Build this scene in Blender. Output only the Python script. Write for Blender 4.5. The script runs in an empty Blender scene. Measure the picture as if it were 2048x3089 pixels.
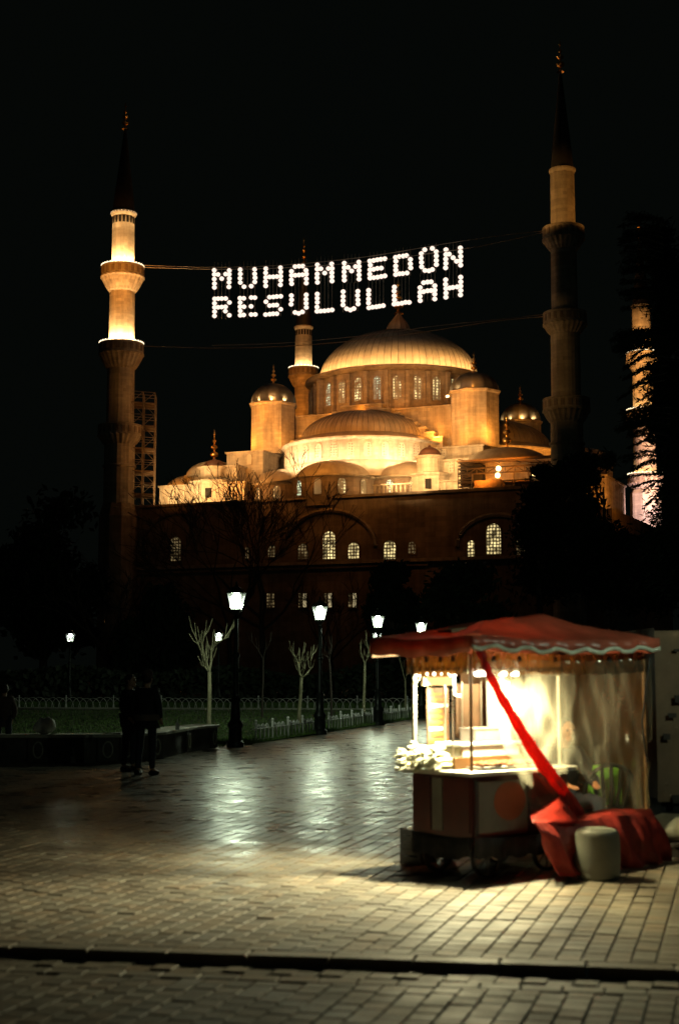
import bpy, bmesh, math, random
from mathutils import Vector, Matrix, noise as mnoise

# ------------------------------------------------------------------ camera, world, exposure
SC = bpy.context.scene
COL = SC.collection
R = math.radians
FPX = 4290.0            # focal length in pixels of the 2048 x 3089 photograph (50 mm on 36 mm)
PITCH = math.atan(482.5 / FPX)
CH = 1.6
sp, cp_ = math.sin(PITCH), math.cos(PITCH)

cam = bpy.data.cameras.new('camera'); camo = bpy.data.objects.new('camera', cam); COL.objects.link(camo)
cam.sensor_fit = 'VERTICAL'; cam.sensor_height = 36.0; cam.lens = 50.0
camo.location = (0, 0, CH); camo.rotation_euler = (R(90) + PITCH, 0, 0)
cam.clip_start = 0.1; cam.clip_end = 3000
cam.dof.use_dof = True; cam.dof.focus_distance = 75.0; cam.dof.aperture_fstop = 2.0
SC.camera = camo

w = bpy.data.worlds.new('World'); SC.world = w; w.use_nodes = True
nt = w.node_tree; bg = nt.nodes['Background']
sky = nt.nodes.new('ShaderNodeTexSky'); sky.sky_type = 'NISHITA'; sky.sun_disc = False
sky.sun_elevation = R(-6); sky.sun_rotation = R(200)
mixw = nt.nodes.new('ShaderNodeMixRGB'); mixw.inputs[0].default_value = 0.97
mixw.inputs[2].default_value = (0.72, 1.0, 0.80, 1)
nt.links.new(sky.outputs[0], mixw.inputs[1]); nt.links.new(mixw.outputs[0], bg.inputs[0])
bg.inputs[1].default_value = 0.0021

SC.view_settings.view_transform = 'Standard'; SC.view_settings.look = 'None'
SC.view_settings.exposure = 0.0; SC.view_settings.gamma = 1.0
SC.view_settings.use_curve_mapping = False
SC.render.engine = 'CYCLES'
SC.cycles.use_denoising = True
try: SC.cycles.denoiser = 'OPENIMAGEDENOISE'
except Exception: pass
SC.cycles.max_bounces = 6; SC.cycles.diffuse_bounces = 3; SC.cycles.glossy_bounces = 3
SC.cycles.transparent_max_bounces = 16
SC.cycles.sample_clamp_indirect = 4.0
SC.cycles.caustics_reflective = False; SC.cycles.caustics_refractive = False

SODIUM = (1.0, 0.27, 0.022)
SODIUM_W = (1.0, 0.315, 0.036)
HOT = (1.0, 0.55, 0.19)
CARTW = (1.0, 0.91, 0.52)
PARKW = (0.88, 1.0, 0.72)

def lamp(name, loc, power, color=SODIUM, radius=0.15, parent=None, spot=None, aim=None, blend=0.6, dist=None):
    L = bpy.data.lights.new(name, 'SPOT' if spot else 'POINT')
    L.energy = power; L.color = color; L.shadow_soft_size = radius
    o = bpy.data.objects.new(name, L); COL.objects.link(o); o.location = loc
    if spot:
        L.spot_size = R(spot); L.spot_blend = blend
        d = Vector(aim) - Vector(loc)
        o.rotation_euler = d.to_track_quat('-Z', 'Y').to_euler()
    if parent: o.parent = parent
    return o

# ------------------------------------------------------------------ pixel <-> world
def ray(px, py):
    v = 1544.5 - py
    return Vector((px - 1024.0, FPX * cp_ - v * sp, FPX * sp + v * cp_))
def at(px, py, Y):
    d = ray(px, py); d = d * (Y / d.y)
    return Vector((d.x, d.y, CH + d.z))
def gnd(px, py, z=0.0):
    d = ray(px, py); k = (z - CH) / d.z
    return Vector((d.x * k, d.y * k, z))
def zat(py, Y): return at(1024, py, Y).z
def xat(px, Y): return at(px, 2027, Y).x

# ------------------------------------------------------------------ materials
M = {}
def nodes_of(name):
    m = bpy.data.materials.new(name); m.use_nodes = True
    t = m.node_tree; return m, t, t.nodes, t.links, t.nodes['Principled BSDF']
def mat(name, col, rough=0.7, metal=0.0, var=0.25, scale=3.0, bump=0.0, bscale=None, col2=None, coord='Object', spec=0.5, stretch=None):
    m, t, N, L, P = nodes_of(name)
    tc = N.new('ShaderNodeTexCoord')
    src = tc.outputs[coord]
    if stretch:
        mp = N.new('ShaderNodeMapping'); mp.inputs['Scale'].default_value = stretch
        L.new(src, mp.inputs[0]); src = mp.outputs[0]
    nz = N.new('ShaderNodeTexNoise'); nz.inputs['Scale'].default_value = scale; nz.inputs['Detail'].default_value = 8; nz.inputs['Roughness'].default_value = 0.62
    L.new(src, nz.inputs['Vector'])
    cr = N.new('ShaderNodeValToRGB')
    c2 = col2 or tuple(c * (1 - var) for c in col)
    c1 = tuple(min(1, c * (1 + var * 0.6)) for c in col)
    cr.color_ramp.elements[0].position = 0.3; cr.color_ramp.elements[0].color = (*c2, 1)
    cr.color_ramp.elements[1].position = 0.7; cr.color_ramp.elements[1].color = (*c1, 1)
    L.new(nz.outputs[0], cr.inputs[0]); L.new(cr.outputs[0], P.inputs['Base Color'])
    P.inputs['Roughness'].default_value = rough; P.inputs['Metallic'].default_value = metal
    P.inputs['Specular IOR Level'].default_value = spec
    if bump:
        n2 = N.new('ShaderNodeTexNoise'); n2.inputs['Scale'].default_value = bscale or scale * 6; n2.inputs['Detail'].default_value = 6
        L.new(src, n2.inputs['Vector'])
        b = N.new('ShaderNodeBump'); b.inputs['Strength'].default_value = bump; b.inputs['Distance'].default_value = 0.02
        L.new(n2.outputs[0], b.inputs['Height']); L.new(b.outputs[0], P.inputs['Normal'])
    M[name] = m; return m
def emis(name, col, strength, sampling='NONE'):
    m = bpy.data.materials.new(name); m.use_nodes = True; t = m.node_tree
    for n in list(t.nodes): t.nodes.remove(n)
    e = t.nodes.new('ShaderNodeEmission'); o = t.nodes.new('ShaderNodeOutputMaterial')
    e.inputs[0].default_value = (*col, 1); e.inputs[1].default_value = strength
    t.links.new(e.outputs[0], o.inputs[0])
    try: m.cycles.emission_sampling = sampling
    except Exception: pass
    M[name] = m; return m

def stone_mat(name, col, bw, bh, mortar=0.012, var=0.3, rough=0.85):
    """ashlar masonry: courses with recessed joints, blotchy weathering"""
    m, t, N, L, P = nodes_of(name)
    tc = N.new('ShaderNodeTexCoord')
    geo = N.new('ShaderNodeNewGeometry')
    sx = N.new('ShaderNodeSeparateXYZ'); L.new(tc.outputs['Object'], sx.inputs[0])
    ad = N.new('ShaderNodeMath'); ad.operation = 'ADD'; L.new(sx.outputs[0], ad.inputs[0]); L.new(sx.outputs[1], ad.inputs[1])
    cb = N.new('ShaderNodeCombineXYZ'); L.new(ad.outputs[0], cb.inputs[0]); L.new(sx.outputs[2], cb.inputs[1])
    br = N.new('ShaderNodeTexBrick'); L.new(cb.outputs[0], br.inputs['Vector'])
    br.inputs['Scale'].default_value = 1.0; br.inputs['Brick Width'].default_value = bw; br.inputs['Row Height'].default_value = bh
    br.inputs['Mortar Size'].default_value = mortar
    br.inputs['Color1'].default_value = (*[c * (1 + var * .35) for c in col], 1)
    br.inputs['Color2'].default_value = (*[c * (1 - var * .5) for c in col], 1)
    br.inputs['Mortar'].default_value = (*[c * .80 for c in col], 1)
    nz = N.new('ShaderNodeTexNoise'); nz.inputs['Scale'].default_value = 0.45; nz.inputs['Detail'].default_value = 9; nz.inputs['Roughness'].default_value = .7
    L.new(tc.outputs['Object'], nz.inputs['Vector'])
    mr = N.new('ShaderNodeMapRange'); mr.inputs[1].default_value = .3; mr.inputs[2].default_value = .7; mr.inputs[3].default_value = 1 - var; mr.inputs[4].default_value = 1.15
    L.new(nz.outputs[0], mr.inputs[0])
    mp = N.new('ShaderNodeMapping'); mp.inputs['Scale'].default_value = (2.2, 2.2, .18); L.new(tc.outputs['Object'], mp.inputs[0])
    nz2 = N.new('ShaderNodeTexNoise'); nz2.inputs['Scale'].default_value = 0.9; nz2.inputs['Detail'].default_value = 6; L.new(mp.outputs[0], nz2.inputs['Vector'])
    mr2 = N.new('ShaderNodeMapRange'); mr2.inputs[1].default_value = .35; mr2.inputs[2].default_value = .7; mr2.inputs[3].default_value = 1.08; mr2.inputs[4].default_value = .68
    L.new(nz2.outputs[0], mr2.inputs[0])
    mu = N.new('ShaderNodeMath'); mu.operation = 'MULTIPLY'; L.new(mr.outputs[0], mu.inputs[0]); L.new(mr2.outputs[0], mu.inputs[1])
    mx = N.new('ShaderNodeMixRGB'); mx.blend_type = 'MULTIPLY'; mx.inputs[0].default_value = 1
    L.new(br.outputs[0], mx.inputs[1]); L.new(mu.outputs[0], mx.inputs[2]); L.new(mx.outputs[0], P.inputs['Base Color'])
    P.inputs['Roughness'].default_value = rough
    b = N.new('ShaderNodeBump'); b.inputs['Strength'].default_value = .3; b.inputs['Distance'].default_value = .02
    L.new(br.outputs[1], b.inputs['Height']); b.invert = True; L.new(b.outputs[0], P.inputs['Normal'])
    M[name] = m; return m

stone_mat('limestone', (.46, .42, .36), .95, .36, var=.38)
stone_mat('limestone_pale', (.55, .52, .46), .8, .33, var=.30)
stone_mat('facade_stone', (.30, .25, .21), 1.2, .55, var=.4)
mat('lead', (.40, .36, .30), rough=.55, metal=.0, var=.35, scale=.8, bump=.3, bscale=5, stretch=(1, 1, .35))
mat('lead_shiny', (.20, .21, .21), rough=.36, metal=.5, var=.3, scale=1.2)
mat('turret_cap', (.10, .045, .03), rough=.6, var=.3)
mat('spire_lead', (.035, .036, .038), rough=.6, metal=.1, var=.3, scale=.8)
mat('lead_seam', (.26, .24, .21), rough=.5, metal=.3, var=.2)
mat('gold', (.85, .55, .2), rough=.28, metal=1.0, var=.1)
mat('scaffold_steel', (.32, .27, .22), rough=.5, metal=.4, var=.4, scale=2)
mat('scaffold_unlit', (.045, .035, .028), rough=.7, var=.3)  # scaffold steel darkened to stand in for its unlit front
mat('scaffold_wood', (.22, .15, .09), rough=.85, var=.4, scale=4)
mat('dark_void', (.012, .012, .012), rough=.9, var=.2)
mat('cable', (.30, .24, .18), rough=.6, var=.2)
mat('bark_dark', (.07, .055, .045), rough=.9, var=.4, scale=4, bump=.5)
mat('bark_pale', (.33, .31, .19), rough=.85, var=.45, scale=7, bump=.5)
mat('leaf_dark', (.020, .032, .016), rough=.6, var=.5, scale=.6)
mat('lamp_iron', (.022, .026, .024), rough=.42, metal=.6, var=.3, scale=6)
mat('fence_metal', (.90, .95, .88), rough=.5, metal=.0, var=.45, scale=6)
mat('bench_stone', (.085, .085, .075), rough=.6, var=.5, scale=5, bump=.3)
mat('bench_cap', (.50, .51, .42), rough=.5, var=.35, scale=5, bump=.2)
mat('soil', (.035, .04, .02), rough=.95, var=.5, scale=1.5, bump=.8, bscale=12)
mat('grass', (.09, .17, .035), rough=.7, var=.5, scale=.8)
mat('canopy_red', (.42, .026, .014), rough=.5, var=.45, scale=5, bump=.7, bscale=13)
def make_translucent(name, amount, gain=1.6):
    m = M[name]; t = m.node_tree; P = t.nodes['Principled BSDF']; out = t.nodes['Material Output']
    tl = t.nodes.new('ShaderNodeBsdfTranslucent'); mx = t.nodes.new('ShaderNodeMixShader'); mx.inputs[0].default_value = amount
    src = P.inputs['Base Color'].links[0].from_socket; g_ = t.nodes.new('ShaderNodeMixRGB'); g_.blend_type = 'MULTIPLY'; g_.inputs[0].default_value = 1; g_.inputs[2].default_value = (gain, gain, gain, 1)
    t.links.new(src, g_.inputs[1]); t.links.new(g_.outputs[0], tl.inputs[0])
    t.links.new(P.outputs[0], mx.inputs[1]); t.links.new(tl.outputs[0], mx.inputs[2]); t.links.new(mx.outputs[0], out.inputs[0])
make_translucent('canopy_red', .50, 1.5)
mat('canopy_cloth', (.46, .115, .065), rough=.38, var=.45, scale=2.6, bump=.4, bscale=7)
make_translucent('canopy_cloth', .22, 1.4)
mat('skirt_cloth', (.30, .020, .012), rough=.6, var=.6, scale=3.4, bump=.8, bscale=10)
make_translucent('skirt_cloth', .12, 1.2)
mat('canopy_brown', (.12, .065, .03), rough=.6, var=.4, scale=3, bump=.3)
mat('trim_white', (.62, .66, .54), rough=.6, var=.3, scale=12)
mat('maroon_paint', (.055, .009, .007), rough=.38, var=.4, scale=5)
mat('steel_frame', (.62, .56, .46), rough=.35, metal=.7, var=.2, scale=8)
mat('frame_brown', (.28, .14, .05), rough=.5, metal=.2, var=.3)
mat('counter_steel', (.72, .70, .64), rough=.3, metal=.5, var=.15, scale=6)
mat('corn', (.86, .78, .45), rough=.5, var=.3, scale=30, bump=.6, bscale=160)
mat('husk', (.74, .74, .56), rough=.6, var=.3, scale=20)
mat('chestnut', (.22, .09, .035), rough=.35, var=.5, scale=25)
mat('panel_grey', (.085, .085, .075), rough=.6, var=.3, scale=4)
mat('paper_white', (.80, .79, .74), rough=.7, var=.12, scale=9)
mat('black_plastic', (.018, .019, .021), rough=.42, var=.3)
mat('black_cloth', (.006, .006, .007), rough=.9, var=.4, scale=8, bump=.4)
mat('green_chair', (.004, .006, .004), rough=.45, var=.2)
mat('lime_cloth', (.30, .80, .08), rough=.7, var=.3, scale=8)
mat('stool_plastic', (.15, .155, .13), rough=.5, var=.22, scale=3, bump=.15)
mat('tan_tarp', (.20, .13, .075), rough=.7, var=.45, scale=1.6, bump=.6, bscale=5)
mat('tarp_patch', (.04, .032, .026), rough=.8, var=.3)
mat('sack_pale', (.55, .52, .36), rough=.8, var=.3, scale=6, bump=.6, bscale=14)
mat('rubber', (.018, .018, .018), rough=.8, var=.3)
mat('skin', (.50, .30, .20), rough=.55, var=.12, scale=12)
mat('skin_red', (.62, .28, .13), rough=.55, var=.12, scale=12)
mat('hair_dark', (.02, .015, .012), rough=.6, var=.3, scale=30)
mat('coat_black', (.014, .016, .020), rough=.85, var=.4, scale=8, bump=.4)
mat('coat_hem', (.11, .085, .065), rough=.85, var=.3, scale=12)
mat('hat_brown', (.09, .065, .055), rough=.9, var=.3, scale=20)
mat('jeans', (.028, .034, .050), rough=.85, var=.3, scale=20)
mat('disc_orange', (.17, .045, .014), rough=.6, var=.3, scale=4)
mat('menu_orange', (.50, .15, .03), rough=.6, var=.5, scale=6)
mat('menu_brown', (.16, .09, .05), rough=.6, var=.4, scale=6)
mat('wood_board', (.30, .22, .12), rough=.8, var=.4, scale=3, stretch=(1, 6, 1))
mat('fixture', (.08, .08, .08), rough=.5, var=.2)
emis('bulb_mahya', (1.0, .80, .66), 1.3)
emis('bulb_park', (.97, 1.0, .96), 30.0)
emis('edge_glow_park', (.92, 1.0, .92), 3.0)  # glow given to the lantern's lit edges, no tubes there
emis('bulb_cart', (1.0, .95, .80), 14.0)
emis('rim_bulbs', (1.0, .80, .50), 2.2)
emis('flood_glow', (1.0, .62, .25), 10.0)
emis('flap_glow', (1.0, .62, .26), 2.0)  # glow for the lit underside of the canopy flap, not a lamp

def window_mat(name, col, strength, cell=.35, dim=.06, lat=(.30, .28, .24)):
    m = bpy.data.materials.new(name); m.use_nodes = True; t = m.node_tree; N = t.nodes; L = t.links
    P = N['Principled BSDF']; P.inputs['Roughness'].default_value = .5
    tc = N.new('ShaderNodeTexCoord'); vo = N.new('ShaderNodeTexVoronoi'); vo.feature = 'F1'; vo.inputs['Scale'].default_value = 1 / cell; vo.inputs['Randomness'].default_value = .25
    L.new(tc.outputs['Object'], vo.inputs['Vector'])
    mr = N.new('ShaderNodeMapRange'); mr.inputs[1].default_value = .42; mr.inputs[2].default_value = .30; mr.inputs[3].default_value = 0.08; mr.inputs[4].default_value = 1
    L.new(vo.outputs['Distance'], mr.inputs[0])
    lc = N.new('ShaderNodeMixRGB'); lc.inputs[1].default_value = (*lat, 1); lc.inputs[2].default_value = (*[c * .45 for c in lat], 1)
    L.new(mr.outputs[0], lc.inputs[0]); L.new(lc.outputs[0], P.inputs['Base Color'])
    nz = N.new('ShaderNodeTexNoise'); nz.inputs['Scale'].default_value = 1.1; nz.inputs['Detail'].default_value = 4; L.new(tc.outputs['Object'], nz.inputs['Vector'])
    mr2 = N.new('ShaderNodeMapRange'); mr2.inputs[1].default_value = .35; mr2.inputs[2].default_value = .65; mr2.inputs[3].default_value = dim; mr2.inputs[4].default_value = 1
    L.new(nz.outputs[0], mr2.inputs[0])
    mu = N.new('ShaderNodeMath'); mu.operation = 'MULTIPLY'; L.new(mr.outputs[0], mu.inputs[0]); L.new(mr2.outputs[0], mu.inputs[1])
    mu2 = N.new('ShaderNodeMath'); mu2.operation = 'MULTIPLY'; mu2.inputs[1].default_value = strength; L.new(mu.outputs[0], mu2.inputs[0])
    P.inputs['Emission Color'].default_value = (*col, 1); L.new(mu2.outputs[0], P.inputs['Emission Strength'])
    try: m.cycles.emission_sampling = 'NONE'
    except Exception: pass
    M[name] = m
window_mat('pane_lit', (1.0, .78, .34), 1.5)
window_mat('pane_dim', (1.0, .72, .32), .22)
window_mat('pane_green', (.78, .95, .60), 2.2, cell=.3)
window_mat('pane_stone', (1.0, .55, .2), .02, cell=.3, lat=(.55, .53, .48))
emis('pane_plain', (1.0, .80, .42), .42)

def film_mat(name, tint, trans, diff, rough=.12, streak=True):
    """clear or frosted plastic film: lets light through, catches some of it in dull smears and folds"""
    m = bpy.data.materials.new(name); m.use_nodes = True; t = m.node_tree; N = t.nodes; L = t.links
    for n in list(N): N.remove(n)
    out = N.new('ShaderNodeOutputMaterial')
    tr = N.new('ShaderNodeBsdfTransparent'); tr.inputs[0].default_value = (*tint, 1)
    tl = N.new('ShaderNodeBsdfTranslucent'); tl.inputs[0].default_value = (*diff, 1)
    df = N.new('ShaderNodeBsdfDiffuse'); df.inputs[0].default_value = (*diff, 1)
    gl = N.new('ShaderNodeBsdfGlossy'); gl.inputs['Roughness'].default_value = rough; gl.inputs[0].default_value = (.9, .9, .9, 1)
    a = N.new('ShaderNodeMixShader'); a.inputs[0].default_value = .35; L.new(tl.outputs[0], a.inputs[1]); L.new(df.outputs[0], a.inputs[2])
    b = N.new('ShaderNodeMixShader')
    if streak:
        tc = N.new('ShaderNodeTexCoord'); mp = N.new('ShaderNodeMapping'); mp.inputs['Scale'].default_value = (2.2, 2.2, .9); mp.inputs['Rotation'].default_value = (0, R(24), 0)
        L.new(tc.outputs['Object'], mp.inputs[0])
        nz = N.new('ShaderNodeTexNoise'); nz.inputs['Scale'].default_value = 1.6; nz.inputs['Detail'].default_value = 7; L.new(mp.outputs[0], nz.inputs['Vector'])
        mr = N.new('ShaderNodeMapRange'); mr.inputs[1].default_value = .3; mr.inputs[2].default_value = .72; mr.inputs[3].default_value = trans + .14; mr.inputs[4].default_value = trans - .22
        L.new(nz.outputs[0], mr.inputs[0]); L.new(mr.outputs[0], b.inputs[0])
    else: b.inputs[0].default_value = trans
    L.new(a.outputs[0], b.inputs[1]); L.new(tr.outputs[0], b.inputs[2])
    if streak:
        t2 = N.new('ShaderNodeTexCoord'); m2 = N.new('ShaderNodeMapping'); m2.inputs['Scale'].default_value = (3.2, 3.2, .8); m2.inputs['Rotation'].default_value = (0, R(-20), 0); L.new(t2.outputs['Object'], m2.inputs[0])
        nb_ = N.new('ShaderNodeTexNoise'); nb_.noise_type = 'RIDGED_MULTIFRACTAL'; nb_.inputs['Scale'].default_value = 2.4; nb_.inputs['Detail'].default_value = 4; L.new(m2.outputs[0], nb_.inputs['Vector'])
        bp_ = N.new('ShaderNodeBump'); bp_.inputs['Strength'].default_value = .8; bp_.inputs['Distance'].default_value = .03; L.new(nb_.outputs[0], bp_.inputs['Height'])
        for sh in (gl, df, tl): L.new(bp_.outputs[0], sh.inputs['Normal'])
    c = N.new('ShaderNodeMixShader'); fr = N.new('ShaderNodeLayerWeight'); fr.inputs[0].default_value = .12; frm = N.new('ShaderNodeMath'); frm.operation = 'MULTIPLY'; frm.inputs[1].default_value = .8
    L.new(fr.outputs['Facing'], frm.inputs[0]); L.new(frm.outputs[0], c.inputs[0]); L.new(b.outputs[0], c.inputs[1]); L.new(gl.outputs[0], c.inputs[2])
    L.new(c.outputs[0], out.inputs[0]); M[name] = m
film_mat('plastic_film', (.94, .90, .78), .84, (.72, .66, .48))
film_mat('plastic_brown', (.45, .28, .10), .35, (.20, .11, .04))
film_mat('lantern_glass', (.97, 1, .98), .985, (.5, .5, .5), streak=False)
film_mat('case_glass', (.97, .97, .93), .90, (.8, .8, .7), streak=False)

def paving_mat(name, textured):
    m, t, N, L, P = nodes_of(name)
    tc = N.new('ShaderNodeTexCoord'); geo = N.new('ShaderNodeNewGeometry'); oi = N.new('ShaderNodeObjectInfo')
    pos = geo.outputs['Position']
    rnd = N.new('ShaderNodeMath'); rnd.operation = 'ADD'; L.new(geo.outputs['Random Per Island'], rnd.inputs[0]); L.new(oi.outputs['Random'], rnd.inputs[1])
    fr = N.new('ShaderNodeMath'); fr.operation = 'FRACT'; L.new(rnd.outputs[0], fr.inputs[0])
    cr = N.new('ShaderNodeValToRGB')
    els = cr.color_ramp.elements
    els[0].position = 0; els[0].color = (.155, .13, .10, 1); els[1].position = 1; els[1].color = (.27, .25, .205, 1)
    e = els.new(.45); e.color = (.215, .195, .16, 1)
    e = els.new(.72); e.color = (.235, .185, .135, 1)
    nz = N.new('ShaderNodeTexNoise'); nz.inputs['Scale'].default_value = .55; nz.inputs['Detail'].default_value = 7; L.new(pos, nz.inputs['Vector'])
    mr = N.new('ShaderNodeMapRange'); mr.inputs[1].default_value = .3; mr.inputs[2].default_value = .7; mr.inputs[3].default_value = .58; mr.inputs[4].default_value = 1.25
    L.new(nz.outputs[0], mr.inputs[0])
    n3 = N.new('ShaderNodeTexNoise'); n3.inputs['Scale'].default_value = 34; n3.inputs['Detail'].default_value = 5; L.new(pos, n3.inputs['Vector'])
    mr3 = N.new('ShaderNodeMapRange'); mr3.inputs[1].default_value = .3; mr3.inputs[2].default_value = .7; mr3.inputs[3].default_value = .82; mr3.inputs[4].default_value = 1.12
    L.new(n3.outputs[0], mr3.inputs[0])
    mm = N.new('ShaderNodeMath'); mm.operation = 'MULTIPLY'; L.new(mr.outputs[0], mm.inputs[0]); L.new(mr3.outputs[0], mm.inputs[1])
    mx = N.new('ShaderNodeMixRGB'); mx.blend_type = 'MULTIPLY'; mx.inputs[0].default_value = 1
    mro = N.new('ShaderNodeMapRange'); mro.inputs[3].default_value = .40; mro.inputs[4].default_value = .62; mro.inputs[1].default_value = .3; mro.inputs[2].default_value = .7
    n4 = N.new('ShaderNodeTexNoise'); n4.inputs['Scale'].default_value = 2.3; n4.inputs['Detail'].default_value = 5; L.new(pos, n4.inputs['Vector'])
    L.new(n4.outputs[0], mro.inputs[0])
    sxy = N.new('ShaderNodeSeparateXYZ'); L.new(pos, sxy.inputs[0])
    wr = N.new('ShaderNodeMapRange'); wr.inputs[1].default_value = 9; wr.inputs[2].default_value = 13; wr.inputs[3].default_value = .14; wr.inputs[4].default_value = -.18
    L.new(sxy.outputs[1], wr.inputs[0]); ra = N.new('ShaderNodeMath'); ra.operation = 'ADD'; L.new(mro.outputs[0], ra.inputs[0]); L.new(wr.outputs[0], ra.inputs[1]); L.new(ra.outputs[0], P.inputs['Roughness'])
    P.inputs['Specular IOR Level'].default_value = .22
    b = N.new('ShaderNodeBump'); b.inputs['Strength'].default_value = .35; b.inputs['Distance'].default_value = .006
    if textured:
        mp = N.new('ShaderNodeMapping'); mp.inputs['Rotation'].default_value = (0, 0, R(15.5 - 90)); L.new(pos, mp.inputs[0])
        br = N.new('ShaderNodeTexBrick'); br.inputs['Scale'].default_value = 1; br.inputs['Brick Width'].default_value = .152; br.inputs['Row Height'].default_value = .14; br.inputs['Mortar Size'].default_value = .007
        br.inputs['Color1'].default_value = (.26, .24, .20, 1); br.inputs['Color2'].default_value = (.17, .145, .11, 1); br.inputs['Mortar'].default_value = (.045, .038, .03, 1)
        L.new(mp.outputs[0], br.inputs['Vector']); L.new(br.outputs[0], mx.inputs[1])
        n5 = N.new('ShaderNodeTexNoise'); n5.inputs['Scale'].default_value = 1.0; n5.inputs['Detail'].default_value = 3
        mp2 = N.new('ShaderNodeMapping'); mp2.inputs['Rotation'].default_value = (0, 0, R(15.5)); mp2.inputs['Scale'].default_value = (1.1, 4.2, 1); L.new(pos, mp2.inputs[0]); L.new(mp2.outputs[0], n5.inputs['Vector'])
        hh = N.new('ShaderNodeMath'); hh.operation = 'MULTIPLY_ADD'; L.new(br.outputs[1], hh.inputs[0]); hh.inputs[1].default_value = -.5; L.new(n5.outputs[0], hh.inputs[2])
        b.inputs['Strength'].default_value = .5; b.inputs['Distance'].default_value = .010
        mro.inputs[3].default_value = .40; mro.inputs[4].default_value = .60
        L.new(hh.outputs[0], b.inputs['Height'])
    else:
        L.new(fr.outputs[0], cr.inputs[0]); L.new(cr.outputs[0], mx.inputs[1]); L.new(n3.outputs[0], b.inputs['Height'])
    L.new(mm.outputs[0], mx.inputs[2]); L.new(mx.outputs[0], P.inputs['Base Color']); L.new(b.outputs[0], P.inputs['Normal'])
    M[name] = m
paving_mat('paver', False); paving_mat('paver_far', True)
mat('mortar', (.035, .03, .024), rough=.95, var=.3, scale=9, bump=.6, bscale=60)

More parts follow.
